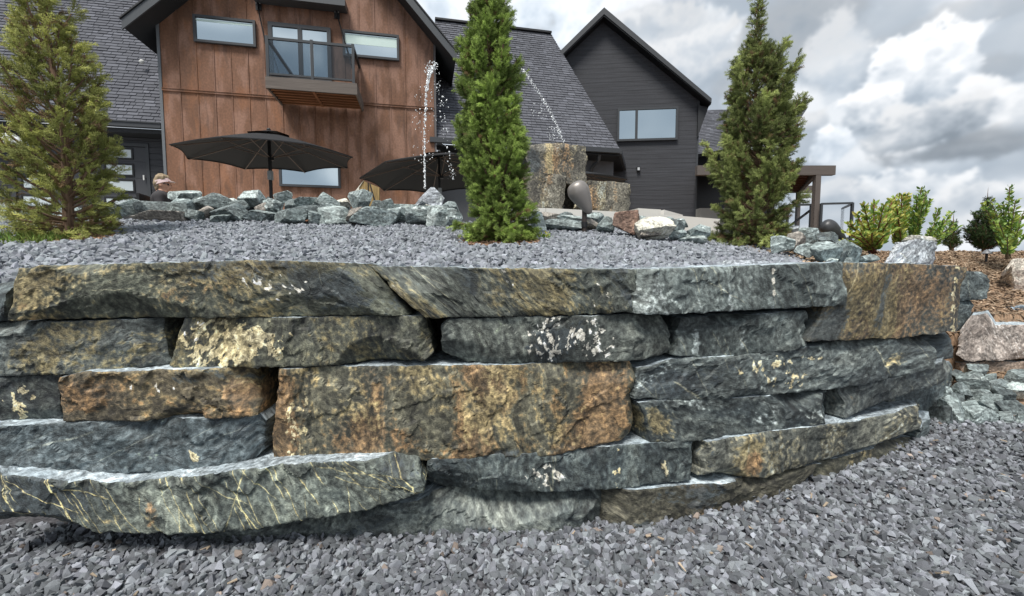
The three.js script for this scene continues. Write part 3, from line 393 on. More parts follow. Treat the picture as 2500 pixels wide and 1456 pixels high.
  const nTop = nb * (U - 1) * 6, g = mergeGeometries([mk(idx.slice(nTop), uv), mk(idx.slice(0, nTop), uv.map((q, i) => i % 2 ? q * mh * 0.8 : q * mw * 0.8 + seed))], true);
  paleTop ??= skin(512, 512, 1.25, 1.25, { d: [128, 136, 138], l: [160, 166, 166], st: 1, bump: 0.003, crack: 0.1, vein: 0.1 }, 99);  // paler slate on top faces: cleavage dust plus sky light put into the colour
  const TW = Math.max(64, Math.min(900, Math.round(w))), TH = Math.max(48, Math.min(400, Math.round(hpx)));
  return part(name, g, [skin(TW, TH, mw, mh, sp, seed), sp.top ?? paleTop], parent, label);
}

// ---------------------------------------------------------------- the dry stone wall
{
  const wall = thing('stone_wall', 'curved dry stone retaining wall of big rusty grey slate blocks', 'stone wall');
  const B = (o) => slab(wall, 'stone', o);
  // top course
  B({ top: [-60, 696, 18, 684], bot: [-60, 792, 10, 783], dz: 0.02, skin: { layers: [['dark', -0.1]] } });
  B({ top: [34, 656, 100, 648, 330, 643, 640, 635, 880, 643], bot: [8, 784, 400, 778, 700, 774, 1005, 771], dz: -0.03, label: 'long olive brown capstone with a slanting vein', skin: { d: [50, 52, 45], l: [107, 107, 91], ang: -18, st: 3, layers: [['olive', 0.16], ['ochre', -0.14], ['rust', -0.26], ['dark', -0.3]], zones: [['rust', 0.45, 0.55, 0.14, 0.3, 0.5], ['maroon', 0.5, 0.5, 0.1, 0.3, 0.55], ['ochre', 0.06, 0.3, 0.1, 0.5, 0.5], ['dark', 0.9, 0.6, 0.14, 0.5, 0.8], ['rust', 0.02, 0.7, 0.04, 0.4, 0.5], ['white', 0.7, 0.45, 0.12, 0.3, 0.72]], vein: 0.3, vAng: -14 } });
  B({ top: [890, 650, 980, 650, 1200, 655, 1400, 656, 1556, 657], bot: [1040, 776, 1300, 772, 1450, 768, 1549, 761], dz: -0.02, label: 'dark capstone with an undercut slanting left end', skin: { d: [50, 53, 49], l: [100, 102, 91], ang: 70, st: 2, layers: [['olive', -0.02], ['dark', -0.25]], zones: [['pale', 0.03, 0.2, 0.06, 0.5, 0.8], ['white', 0.5, 0.2, 0.015, 0.5, 0.85], ['white', 0.85, 0.6, 0.05, 0.5, 0.72], ['ochre', 0.88, 0.5, 0.05, 0.4, 0.3], ['maroon', 0.5, 0.3, 0.2, 0.4, 0.1]], vein: 0.15, vAng: 75 } });
  B({ top: [1557, 658, 1800, 650, 2062, 640], bot: [1552, 766, 1600, 768, 1900, 754, 2066, 746], dz: -0.05, label: 'smooth pale grey capstone with white streaks', skin: { d: [66, 71, 68], l: [121, 126, 119], ang: 85, st: 3, layers: [['pale', -0.25]], zones: [['ochre', 0.35, 0.5, 0.05, 0.6, 0.6], ['ochre', 0.15, 0.5, 0.03, 0.5, 0.4], ['white', 0.66, 0.5, 0.012, 0.5, 0.95], ['dark', 0.75, 0.5, 0.2, 0.5, 0.15], ['lichen', 0.8, 0.5, 0.03, 0.5, 0.3], ['pale', 0.06, 0.5, 0.1, 0.6, 0.6]], vein: 0.35, vAng: 80 } });
  B({ top: [2062, 641, 2200, 643, 2345, 650, 2362, 653], bot: [1978, 834, 2200, 824, 2335, 808, 2352, 798], dz: -0.03, T: 0.5, rough: 0.5, label: 'tall rust brown stone at the right end of the top course', skin: { d: [54, 57, 54], l: [109, 105, 91], ang: 88, st: 3, layers: [['rust', 0.0], ['olive', -0.05], ['dark', -0.3]], zones: [['rust', 0.5, 0.6, 0.2, 0.5, 0.5], ['rust', 0.75, 0.3, 0.15, 0.5, 0.4], ['dark', 0.4, 0.5, 0.04, 0.6, 0.35], ['dark', 0.08, 0.8, 0.1, 0.3, 0.8], ['lichen', 0.92, 0.5, 0.03, 0.7, 1.0], ['lichen', 0.97, 0.8, 0.03, 0.4, 0.8], ['maroon', 0.2, 0.4, 0.1, 0.4, 0.3], ['pale', 0.38, 0.4, 0.02, 0.5, 0.4]], vein: 0.2, vAng: 85 } });  // dark zone at the lower left: shadow of the recess painted into the stone
  B({ top: [2352, 662, 2408, 665], bot: [2352, 736, 2427, 729], dz: 0.32, T: 0.5, skin: { layers: [['pale', -0.2]], zones: [['ochre', 0.7, 0.4, 0.3, 0.4, 0.5]], vein: 0.4 } });
  B({ top: [2340, 735, 2385, 732], bot: [2330, 815, 2366, 800], dz: 0.35, T: 0.5, skin: { layers: [['dark', 0.2]] } });
  // second course
  B({ top: [-60, 790, 150, 786, 378, 779], bot: [-60, 922, 200, 910, 405, 894], dz: 0.03, skin: { d: [54, 57, 54], l: [98, 102, 97], st: 1.5, layers: [['dark', -0.3], ['olive', -0.2]], zones: [['white', 0.12, 0.4, 0.06, 0.3, 0.15]] } });
  B({ top: [446, 776, 700, 775, 1036, 771], bot: [400, 899, 700, 896, 900, 890, 1030, 884, 1056, 862], dz: 0.0, label: 'block with cream lichen crusts on its left half', skin: { d: [48, 50, 47], l: [100, 98, 81], ang: 70, st: 1.5, layers: [['olive', -0.1]], zones: [['lichen', 0.14, 0.5, 0.17, 0.7, 1.0], ['lichen', 0.36, 0.55, 0.15, 0.5, 0.88], ['ochre', 0.85, 0.5, 0.2, 0.6, 0.6], ['rust', 0.93, 0.5, 0.08, 0.6, 0.6], ['green', 0.7, 0.5, 0.1, 0.5, 0.4], ['white', 0.06, 0.3, 0.08, 0.5, 0.7]] } });
  B({ top: [1080, 792, 1096, 779, 1300, 773, 1560, 769, 1622, 772, 1638, 800], bot: [1076, 862, 1140, 892, 1300, 889, 1560, 880, 1636, 862], dz: 0.0, label: 'block speckled with white lichen in the middle', skin: { d: [52, 55, 52], l: [107, 109, 99], ang: 80, st: 1.6, layers: [['green', -0.3], ['dark', -0.45]], zones: [['dark', 0.53, 0.5, 0.15, 0.7, 1.0], ['white', 0.47, 0.5, 0.13, 0.7, 0.9], ['white', 0.68, 0.55, 0.09, 0.6, 0.92], ['ochre', 0.25, 0.5, 0.15, 0.5, 0.25], ['white', 0.22, 0.7, 0.1, 0.3, 0.2]] } });
  B({ top: [1665, 776, 1800, 770, 1968, 758, 1976, 775], bot: [1648, 868, 1700, 874, 1850, 866, 1974, 846], dz: 0.0, skin: { d: [52, 57, 55], l: [110, 114, 107], ang: 70, st: 2, layers: [['dark', -0.3], ['pale', -0.4]], zones: [['pale', 0.14, 0.6, 0.04, 0.4, 0.7], ['white', 0.35, 0.8, 0.03, 0.3, 0.4], ['white', 0.6, 0.3, 0.05, 0.4, 0.4]], vein: 0.2 } });
  // third course
  B({ top: [-60, 926, 148, 914], bot: [-60, 1036, 142, 1028], dz: 0.04, skin: { d: [41, 44, 45], l: [93, 95, 86], st: 1, zones: [['lichen', 0.5, 0.6, 0.3, 0.5, 0.85], ['dark', 0.9, 0.3, 0.2, 0.5, 0.6]] } });
  B({ top: [136, 925, 200, 908, 400, 902, 588, 899, 598, 915], bot: [146, 1032, 300, 1030, 450, 1024, 630, 1012], dz: -0.02, rough: 1.5, label: 'orange brown layered block', skin: { d: [60, 55, 46], l: [117, 105, 81], ang: 8, st: 3.2, layers: [['olive', 0.0], ['rust', -0.12], ['ochre', -0.18], ['dark', -0.4]], zones: [['rust', 0.12, 0.5, 0.2, 0.6, 0.5], ['grey', 0.75, 0.6, 0.25, 0.5, 0.5], ['dark', 0.65, 0.2, 0.2, 0.2, 0.6], ['white', 0.5, 0.35, 0.2, 0.2, 0.75], ['rust', 0.93, 0.4, 0.06, 0.5, 0.6]] } });
  B({ top: [680, 902, 820, 896, 1000, 895, 1300, 890, 1540, 881, 1552, 900], bot: [666, 1122, 700, 1134, 1000, 1127, 1350, 1108, 1546, 1066], dz: 0.0, T: 0.5, step: 5, label: 'largest block, mottled rust and ochre across its face', skin: { d: [60, 59, 51], l: [114, 109, 89], ang: 75, st: 1.8, layers: [['olive', 0.12], ['rust', 0.03], ['ochre', -0.2]], zones: [['maroon', 0.4, 0.35, 0.13, 0.35, 0.75], ['rust', 0.25, 0.3, 0.1, 0.4, 0.4], ['ochre', 0.58, 0.45, 0.1, 0.6, 0.4], ['rust', 0.92, 0.4, 0.06, 0.4, 0.7], ['grey', 0.12, 0.5, 0.1, 0.5, 0.35], ['dark', 0.83, 0.25, 0.05, 0.3, 0.6], ['dark', 0.66, 0.93, 0.1, 0.12, 1.2], ['dark', 0.4, 1.0, 0.3, 0.06, 0.9], ['lichen', 0.06, 0.6, 0.05, 0.5, 0.86], ['rust', 0.02, 0.8, 0.04, 0.3, 0.6], ['ochre', 0.8, 0.8, 0.1, 0.3, 0.5], ['rust', 0.3, 0.75, 0.1, 0.3, 0.4]] } });
  B({ top: [1562, 902, 1650, 878, 1800, 868, 1970, 848, 2150, 828, 2288, 816], bot: [1550, 972, 1660, 978, 1780, 974, 1900, 962, 2050, 946, 2272, 898], dz: -0.01, rough: 1.4, label: 'long stone with a yellow lichen band', skin: { d: [50, 55, 55], l: [110, 114, 107], ang: -12, st: 2.2, layers: [['dark', -0.35], ['pale', -0.35]], zones: [['lichen', 0.45, 0.35, 0.18, 0.3, 0.82], ['lichen', 0.5, 0.8, 0.12, 0.2, 0.8], ['ochre', 0.42, 0.5, 0.14, 0.3, 0.4], ['dark', 0.12, 0.7, 0.1, 0.3, 0.8], ['ochre', 0.86, 0.6, 0.06, 0.6, 0.8], ['rust', 0.9, 0.3, 0.05, 0.4, 0.3]], vein: 0.3 } });
  B({ top: [2290, 822, 2342, 810], bot: [2272, 890, 2338, 868], dz: 0.06, rough: 1.4, skin: { layers: [['dark', -0.05]] } });
  // fourth course
  B({ top: [-60, 1042, 150, 1034, 540, 1018, 632, 1012, 644, 1030], bot: [-60, 1170, 200, 1158, 450, 1148, 600, 1136, 640, 1104], dz: -0.01, label: 'smooth blue grey block laced with thin pale veins', skin: { d: [54, 61, 62], l: [104, 110, 109], ang: -10, st: 1.8, layers: [['dark', -0.35], ['green', -0.4]], zones: [['lichen', 0.77, 0.7, 0.03, 0.2, 0.95], ['ochre', 0.6, 0.6, 0.02, 0.3, 0.4], ['green', 0.04, 0.2, 0.05, 0.2, 0.9], ['ochre', 0.84, 0.3, 0.05, 0.4, 0.3], ['dark', 0.94, 0.5, 0.05, 0.6, 0.5]], vein: 0.45, vAng: -25, veinC: [168, 170, 154] } });
  B({ top: [1562, 984, 1620, 978, 1800, 974, 2034, 946, 2054, 966], bot: [1594, 1084, 1700, 1076, 1900, 1052, 2044, 1024], dz: -0.02, skin: { d: [50, 55, 55], l: [104, 107, 99], ang: 20, st: 1.8, layers: [['ochre', -0.4], ['dark', -0.35], ['pale', -0.42]], zones: [['ochre', 0.06, 0.5, 0.08, 0.5, 0.8], ['rust', 0.03, 0.4, 0.03, 0.5, 0.5], ['pale', 0.9, 0.6, 0.1, 0.5, 0.4]] } });
  B({ top: [2062, 950, 2150, 926, 2250, 902, 2336, 872], bot: [2064, 1022, 2150, 984, 2300, 936, 2332, 900], dz: -0.02, skin: { d: [52, 57, 58], l: [105, 107, 99], ang: 70, st: 2, layers: [['dark', -0.25]], zones: [['ochre', 0.12, 0.5, 0.1, 0.6, 0.5], ['rust', 0.06, 0.6, 0.06, 0.4, 0.4], ['white', 0.7, 0.4, 0.05, 0.5, 0.3]], vein: 0.2 } });
  B({ top: [2170, 930, 2330, 884], bot: [2160, 1070, 2312, 1040], dz: 0.14, T: 0.5, rough: 0.8, skin: { layers: [['ochre', -0.2], ['dark', -0.2]], ang: 75, st: 5 } });
  // fifth course
  B({ top: [-60, 1158, 120, 1172, 290, 1182, 450, 1164, 690, 1134, 1016, 1125], bot: [-60, 1282, 150, 1298, 330, 1304, 600, 1294, 880, 1248, 1038, 1202], dz: -0.1, T: 0.6, rough: 1.35, jag: 1.5, label: 'long projecting slab with gold slanting veins and a bare pale ledge', skin: { d: [60, 65, 62], l: [121, 124, 111], ang: 62, st: 3.2, layers: [['dark', -0.35]], zones: [['dark', 0.12, 0.6, 0.16, 0.6, 0.75], ['ochre', 0.3, 0.7, 0.1, 0.5, 0.75], ['ochre', 0.66, 0.5, 0.2, 0.5, 0.72], ['grey', 0.5, 0.4, 0.3, 0.5, 0.6], ['rust', 0.4, 0.5, 0.03, 0.6, 0.75], ['white', 0.285, 0.35, 0.012, 0.25, 0.7], ['lichen', 0.9, 0.6, 0.1, 0.3, 0.3], ['dark', 0.88, 0.25, 0.1, 0.25, 0.4]], vein: 0.85, vAng: 58, veinC: [206, 190, 136] } });
  B({ top: [1044, 1122, 1300, 1106, 1500, 1090, 1692, 1076], bot: [1040, 1192, 1080, 1206, 1200, 1210, 1350, 1200, 1480, 1196, 1688, 1172], dz: -0.015, label: 'block with a chalky white patch and pale drip streaks', skin: { d: [48, 54, 55], l: [107, 112, 105], ang: 85, st: 2.4, layers: [['dark', -0.3]], zones: [['white', 0.45, 0.55, 0.1, 0.35, 0.9], ['pale', 0.45, 0.6, 0.16, 0.5, 0.7], ['ochre', 0.85, 0.5, 0.12, 0.6, 0.35], ['lichen', 0.72, 0.5, 0.03, 0.6, 0.8], ['lichen', 0.9, 0.6, 0.03, 0.4, 0.8]], vein: 0.25, vAng: 85 } });
  B({ top: [1728, 1080, 1770, 1073, 1900, 1052, 2080, 1028, 2282, 990], bot: [1718, 1169, 1780, 1168, 1870, 1166, 2050, 1112, 2150, 1082, 2276, 1036], dz: -0.045, T: 0.6, label: 'long stone with vertical rust streaks and an open ledge', skin: { d: [60, 62, 58], l: [119, 117, 103], ang: 86, st: 3.5, layers: [['ochre', -0.25], ['grey', -0.3]], zones: [['dark', 0.05, 0.5, 0.08, 0.7, 0.9], ['rust', 0.22, 0.7, 0.06, 0.4, 1.0], ['ochre', 0.2, 0.4, 0.06, 0.5, 0.6], ['rust', 0.6, 0.5, 0.05, 0.6, 0.5], ['dark', 0.38, 0.4, 0.06, 0.6, 0.4], ['rust', 0.5, 0.4, 0.04, 0.6, 0.3]], vein: 0.2, vAng: 80 } });  // left end darkened in its colour for the shaded recess beside it
  // base course, its foot sunk in the gravel
  B({ top: [440, 1292, 620, 1296, 880, 1246, 1030, 1218, 1110, 1204, 1300, 1196, 1468, 1194, 1480, 1215], bot: [430, 1400, 900, 1400, 1200, 1400, 1476, 1380], dz: 0.0, T: 0.5, rough: 1.5, label: 'foot stone with a shoulder painted pale as if lit from above', skin: { d: [50, 55, 55], l: [117, 119, 109], ang: 20, st: 1.6, layers: [['grey', -0.3], ['dark', -0.3]], zones: [['dark', 0.25, 0.6, 0.25, 0.5, 0.5], ['pale', 0.62, 0.15, 0.25, 0.2, 0.6], ['ochre', 0.85, 0.4, 0.12, 0.4, 0.3], ['rust', 0.56, 0.6, 0.02, 0.4, 0.6], ['dark', 0.6, 0.55, 0.2, 0.2, 0.5]] } });  // pale zone near the top: light from above put into the stone colour
  B({ top: [1488, 1204, 1600, 1194, 1700, 1184, 1870, 1168, 2004, 1132], bot: [1490, 1330, 1600, 1330, 1800, 1310, 1960, 1210], dz: -0.04, T: 0.5, rough: 1.5, label: 'dark rust brown foot stone', skin: { d: [43, 42, 36], l: [93, 88, 73], ang: 20, st: 2.2, layers: [['rust', -0.2], ['dark', -0.2]], zones: [['maroon', 0.2, 0.6, 0.3, 0.5, 0.4], ['ochre', 0.85, 0.3, 0.2, 0.3, 0.6], ['rust', 0.6, 0.6, 0.2, 0.3, 0.3]] } });
  B({ top: [2000, 1130, 2100, 1102, 2244, 1072], bot: [1994, 1230, 2130, 1210, 2240, 1150], dz: -0.02, T: 0.5, skin: { d: [54, 54, 47], l: [105, 100, 81], ang: 70, st: 2, layers: [['ochre', -0.15]], zones: [['dark', 0.1, 0.5, 0.2, 0.6, 0.8]] } });
  B({ top: [2240, 1046, 2292, 1010], bot: [2236, 1160, 2290, 1110], dz: 0.0, T: 0.5, skin: { layers: [['ochre', -0.1], ['rust', -0.2]] } });
  // soil packed behind the stones
  const pos = [], uv = [], idx = [], n = 60; for (let i = 0; i <= n; i++) { const x = lerp(-4.5, 3.5, i / n), d = wallD(x) + 0.36; for (const [y, q] of [[-0.1, 0], [1.19, 1]]) { pos.push(x, y, -d); uv.push(x, y); } }
  for (let i = 0; i < n; i++) idx.push(i * 2, i * 2 + 2, i * 2 + 1, i * 2 + 1, i * 2 + 2, i * 2 + 3);
  const g = new THREE.BufferGeometry(); g.setAttribute('position', new THREE.Float32BufferAttribute(pos, 3)); g.setAttribute('uv', new THREE.Float32BufferAttribute(uv, 2)); g.setIndex(idx); g.computeVertexNormals();
  part('backfill', g, std(48, 46, 44, 1), wall, 'dark soil packed behind the stones');
}

// ---------------------------------------------------------------- loose rock
function rockGeo(seed, det = 9, planes = 13, tight = 0.62) {     // a polyhedron cut by random planes, with broken faces
  const r = rng(seed), P = [];
  for (let i = 0; i < planes; i++) { const z = r() * 2 - 1, a = r() * 6.283, q = Math.sqrt(1 - z * z); P.push([q * Math.cos(a), z, q * Math.sin(a), tight + r() * 0.3]); }
  if (det > 2) { P.length = 0; const e = new THREE.Euler((r() - 0.5) * 0.9, r() * 6.28, (r() - 0.5) * 0.9), v = V(0, 0, 0); for (const [x, y, z] of [[1, 0, 0], [-1, 0, 0], [0, 1, 0], [0, -1, 0], [0, 0, 1], [0, 0, -1]]) { v.set(x + (r() - 0.5) * 0.7, y + (r() - 0.5) * 0.7, z + (r() - 0.5) * 0.7).normalize().applyEuler(e); P.push([v.x, v.y, v.z, 0.5 + r() * 0.22]); } for (let i = 0; i < planes - 6; i++) { const z = r() * 2 - 1, a = r() * 6.283, q = Math.sqrt(1 - z * z); P.push([q * Math.cos(a), z, q * Math.sin(a), 0.58 + r() * 0.28]); } }
  const g = new THREE.IcosahedronGeometry(1, det), p = g.attributes.position, so = r() * 90;
  for (let i = 0; i < p.count; i++) {
    const x = p.getX(i), y = p.getY(i), z = p.getZ(i); let m = 1.05; for (const q of P) { const dt = q[0] * x + q[1] * y + q[2] * z; if (dt > 0.05) m = Math.min(m, q[3] / dt); }
    if (det > 2) m *= 1 + 0.02 * n3(x * 3 + so, y * 3, z * 3) + 0.018 * n3(x * 9 + so, y * 9, z * 9);
    p.setXYZ(i, x * m, y * m, z * m);
  }
  return g;
}
function boxUV(g, s) { // metres, the face's main axis
  if (g.index) g = g.toNonIndexed(); const p = g.attributes.position, uv = new Float32Array(p.count * 2), a = V(0, 0, 0), b = V(0, 0, 0), c = V(0, 0, 0);
  for (let i = 0; i < p.count; i += 3) { a.fromBufferAttribute(p, i); b.fromBufferAttribute(p, i + 1); c.fromBufferAttribute(p, i + 2); const n = b.clone().sub(a).cross(c.clone().sub(a)), X = Math.abs(n.x), Y = Math.abs(n.y), Z = Math.abs(n.z);
    [a, b, c].forEach((q, k) => { const [u, v] = X > Y && X > Z ? [q.z, q.y] : Y > Z ? [q.x, q.z] : [q.x, q.y]; uv[(i + k) * 2] = u * s; uv[(i + k) * 2 + 1] = v * s; }); }
  g.setAttribute('uv', new THREE.BufferAttribute(uv, 2)); return g;
}
const rockSkin = (sp, seed) => skin(384, 384, 1.1, 1.1, { plain: true, bump: 0.014, st: 1.4, crack: 0.5, ...sp }, seed);
const ROCK = {
  green: rockSkin({ d: [86, 93, 90], l: [140, 147, 142], layers: [['pale', -0.28]] }, 51), dark: rockSkin({ d: [64, 70, 69], l: [112, 118, 114], layers: [['dark', -0.3]] }, 52),
  pale: rockSkin({ d: [116, 124, 119], l: [170, 175, 168], layers: [['pale', -0.2], ['green', -0.5]] }, 53), brown: rockSkin({ d: [108, 100, 92], l: [148, 140, 128], layers: [['ochre', -0.4]] }, 54),
  red: rockSkin({ d: [122, 96, 82], l: [164, 136, 118], layers: [['maroon', -0.3], ['white', -0.5]] }, 55), cream: rockSkin({ d: [164, 158, 142], l: [206, 200, 182], layers: [['ochre', -0.45]] }, 56),
  tan: rockSkin({ d: [142, 132, 124], l: [188, 178, 166], layers: [['maroon', -0.5]], vein: 0.7, veinC: [216, 214, 206] }, 57), grey: rockSkin({ d: [112, 114, 116], l: [166, 168, 168], layers: [['pale', -0.25]], vein: 0.2 }, 58),
};
for (const k in ROCK) ROCK[k].bumpMap = ROCK[k === 'dark' ? 'dark' : 'green'].bumpMap;
function rock(x0, y0, x1, y1, D, tone, label, group, { seed, planes = 11, tight = 0.6, depth = 0.8, det = 11, name = 'rock', cat = 'rock', sink = 0.12, grow = 1.14 } = {}) {
  const w = (x1 - x0) * grow * D / F, h = (y1 - y0) * 1.08 * D / F * (1 + sink), c = pt((x0 + x1) / 2, (y0 + y1) / 2, D), s = seed ?? Math.round(x0 * 7 + y0 * 13 + x1);
  let g = rockGeo(s, det, planes, tight); const r = rng(s + 5); g.rotateX((r() - 0.5) * 0.8); g.rotateZ((r() - 0.5) * 0.9);
  g.computeBoundingBox(); const b = g.boundingBox, dm = b.getSize(V(0, 0, 0)), ce = b.getCenter(V(0, 0, 0)); g.translate(-ce.x, -b.min.y, -ce.z); g.scale(w / dm.x, h / dm.y, Math.max(w * depth, h * 0.8) / dm.z); g.rotateY((r() - 0.5) * 0.3);
  g = boxUV(g, 0.9); g = toCreasedNormals(g, 0.35); const uv = g.attributes.uv, o = r() * 4; for (let i = 0; i < uv.count; i++) uv.setXY(i, uv.getX(i) + o, uv.getY(i) + o * 1.7);
  const m = new THREE.Mesh(g, ROCK[tone]); m.name = numbered(name); m.castShadow = m.receiveShadow = true; m.position.set(c.x, c.y - (y1 - y0) * D / F / 2 - h * sink / (1 + sink), c.z - w * depth * 0.25); scene.add(m);
  return tag(m, label, cat, group);
}
{
  const G1 = 'rocks bordering the gravel bed', D1 = (b) => 4.3 + Math.max(0, 548 - b) * 0.0125;
  const L = [ // x0 y0 x1 y1 tone label; from the left tree to the tree in the middle
    [-30, 488, 62, 545, 'pale', 'big pale green rock at the left edge behind the first tree'], [58, 512, 114, 553, 'green', 'grey green rock just left of the first tree trunk'], [-60, 525, 10, 560, 'dark', 'dark rock low at the left edge of the border'],
    [110, 500, 175, 545, 'green', 'green rock half hidden behind the first tree left of its trunk'], [200, 496, 270, 548, 'dark', 'dark green rock behind the first tree right of its trunk'], [268, 486, 330, 522, 'pale', 'pale rock showing at the right side of the first tree'],
    [330, 495, 410, 526, 'dark', 'dark flat rock below the seated person'], [330, 518, 434, 549, 'brown', 'long low brownish slab at the front of the border below the person'],
    [406, 461, 477, 494, 'pale', 'pale tilted slab against the seated person\'s shoulder'], [412, 486, 458, 534, 'green', 'upright green rock wedged under the tilted pale slab'], [446, 472, 549, 520, 'green', 'large slanted green slab left of the big umbrella pole'],
    [446, 514, 487, 542, 'green', 'small green rock beneath the large slanted slab'], [480, 503, 512, 535, 'brown', 'small brown rock beneath the large slanted slab'], [508, 520, 560, 545, 'green', 'low green rock right of the small brown one at the border front'],
    [508, 494, 598, 539, 'dark', 'dark wedge rock right of the large slanted slab'], [583, 466, 636, 503, 'pale', 'pale block on the border top left of the umbrella pole'], [560, 488, 600, 512, 'green', 'small rock left under the pale block by the umbrella pole'],
    [594, 512, 670, 538, 'green', 'wide low rock at the border front below the umbrella pole'], [620, 496, 652, 518, 'brown', 'small brown rock under the pale block by the umbrella pole'], [642, 486, 680, 518, 'green', 'rock standing at the foot of the umbrella pole'],
    [666, 468, 708, 494, 'pale', 'pale rock on top just right of the umbrella pole'], [666, 511, 737, 550, 'green', 'rounded speckled green rock at the front right of the umbrella pole'], [692, 486, 722, 514, 'dark', 'dark rock behind the rounded speckled one'],
    [708, 480, 768, 512, 'green', 'green rock in front of the lower window'], [706, 500, 770, 536, 'dark', 'dark slanting rock below the lower window'], [762, 472, 820, 516, 'pale', 'pale boulder under the right corner of the lower window'],
    [752, 516, 790, 544, 'green', 'small front rock below the pale boulder by the lower window'], [772, 500, 850, 545, 'pale', 'big pale slanting rock left of the tan board'], [812, 484, 852, 504, 'cream', 'small cream rock on the skyline left of the tan board'],
    [846, 465, 900, 512, 'green', 'peaked green slab standing below the tan board'], [844, 508, 902, 545, 'brown', 'brown tinted rock below the peaked slab'], [858, 508, 968, 551, 'green', 'widest grey rock at the front of the border'],
    [926, 487, 958, 512, 'pale', 'small pale rock behind the widest grey rock'], [926, 506, 995, 536, 'green', 'green rock right behind the widest grey rock'], [957, 497, 1020, 524, 'pale', 'flat pale rock left of the perched boulder'],
    [1007, 459, 1077, 512, 'grey', 'grey boulder perched on top of the border under the water jet'], [994, 503, 1046, 544, 'green', 'pointed green rock below the perched boulder'], [1030, 501, 1060, 533, 'cream', 'cream rock under the perched boulder'],
    [1043, 506, 1092, 557, 'pale', 'tall pale lichened rock left of the middle tree'], [1088, 510, 1126, 552, 'green', 'green rock tucked against the left of the middle tree'], [1074, 492, 1118, 520, 'green', 'green rock right behind the perched boulder'],
  ];
  const FILL = [[470, 482, 520, 510], [548, 486, 590, 514], [636, 480, 672, 506], [724, 482, 770, 508], [800, 490, 850, 520], [900, 492, 945, 522], [940, 512, 990, 536], [1015, 510, 1050, 538], [600, 500, 640, 524], [690, 500, 740, 528], [540, 510, 585, 536], [830, 508, 872, 534], [380, 500, 425, 526], [1060, 500, 1100, 530]];
  FILL.forEach(([a, b, c, d], i) => rock(a, b, c, d, 4.95, ['green', 'pale', 'dark'][i % 3], ['small back rock above the large slanted slab', 'small back rock left of the pale block at the border top', 'small dark back rock right of the pale block at the border top', 'small back rock behind the rock under the lower window', 'small pale back rock left of the peaked green slab', 'small dark back rock right of the tan board', 'small back rock above the right end of the widest grey rock', 'small pale rock under the left side of the perched boulder', 'small dark rock under the brown one near the big umbrella pole', 'small back rock right of the rounded speckled one', 'small pale rock behind the low green rock of the border front', 'small dark rock right of the big pale slanting rock', 'small back rock between the person and the upright green rock', 'small pale back rock behind the tall lichened rock by the middle tree'][i], G1, { sink: 0.5 }));
  for (const [a, b, c, d, t, l] of L) rock(a, b, c, d, D1(d), t, l, G1, { sink: 0.15 });
  const D2 = (b) => 3.75 + Math.max(0, 576 - b) * 0.0215;
  const M = [
    [1294, 520, 1332, 567, 'green', 'pointed green rock at the right foot of the middle tree'], [1314, 518, 1364, 540, 'brown', 'brown grey rock below the left fountain block'], [1356, 518, 1408, 538, 'dark', 'dark flat rock left of the brown speaker stem on the back row'],
    [1364, 525, 1422, 544, 'pale', 'pale green flat rock left of the speaker stem'], [1322, 536, 1418, 558, 'green', 'wide green slab left of the speaker stem at the front'], [1432, 520, 1474, 542, 'green', 'grey rock right behind the speaker stem'],
    [1412, 535, 1468, 558, 'brown', 'brown grey rock at the foot of the speaker stem'], [1460, 530, 1504, 564, 'green', 'green rock left of the red brown boulder'], [1500, 518, 1564, 568, 'red', 'red brown speckled boulder right of the speaker'],
    [1552, 528, 1584, 545, 'green', 'small green rock between the red and the cream boulder'], [1558, 530, 1644, 578, 'cream', 'cream white boulder beside the red brown one'], [1562, 554, 1612, 577, 'brown', 'dark brown rock in front of the cream boulder'],
    [1600, 530, 1648, 548, 'green', 'flat green rock behind the cream boulder'], [1622, 536, 1668, 574, 'dark', 'dark green rock right of the cream boulder'], [1646, 534, 1682, 552, 'green', 'rock at the back left of the right tree'],
    [1640, 562, 1676, 582, 'green', 'small rock low between cream boulder and right tree'], [1660, 570, 1722, 600, 'pale', 'low pale green rock at the left foot of the right tree'], [1690, 548, 1740, 580, 'green', 'green rock behind the left branches of the right tree'],
  ];
  for (const [a, b, c, d, t, l] of M) rock(a, b, c, d, D2(d), t, l, G1, { sink: 0.15 });
  const D3 = (b) => 3.12 + Math.max(0, 634 - b) * 0.014, G3 = 'rocks tumbled right of the right tree';
  const R = [
    [1890, 578, 1940, 612, 'green', 'green rock touching the right foot of the right tree'], [1924, 551, 1962, 572, 'grey', 'square rock on top of the heap below the far railing'], [1958, 558, 2002, 588, 'green', 'green rock right of the square top rock'], [1996, 568, 2050, 600, 'dark', 'dark rock under the tilted black speaker'],
    [1924, 569, 1968, 608, 'brown', 'brown grey rock below the square top rock'], [1962, 570, 1994, 602, 'green', 'pale edged rock right of the brown grey one'], [1948, 596, 2002, 624, 'pale', 'pale flat rock at the front left of the right heap'], [1994, 590, 2056, 634, 'green', 'largest green rock of the right heap'],
    [2044, 586, 2076, 616, 'green', 'green rock right behind the largest one of the right heap'], [2052, 606, 2080, 636, 'dark', 'small dark rock right of the largest one of the right heap'], [2066, 594, 2106, 638, 'green', 'pointed rock at the right end of the right heap'], [2102, 622, 2142, 641, 'green', 'low rock between the right heap and the grey boulder'],
    [2020, 628, 2050, 642, 'pale', 'small pale chip rock at the wall edge below the right heap'], [2050, 630, 2090, 643, 'green', 'small flat rock at the wall edge below the pointed rock'], [1775, 636, 1862, 656, 'grey', 'flat rock lying in the gravel at the wall edge'],
  ];
  for (const [a, b, c, d, t, l] of R) rock(a, b, c, d, b > 635 ? 2.62 : D3(d), t, l, G3, { sink: 0.2 });
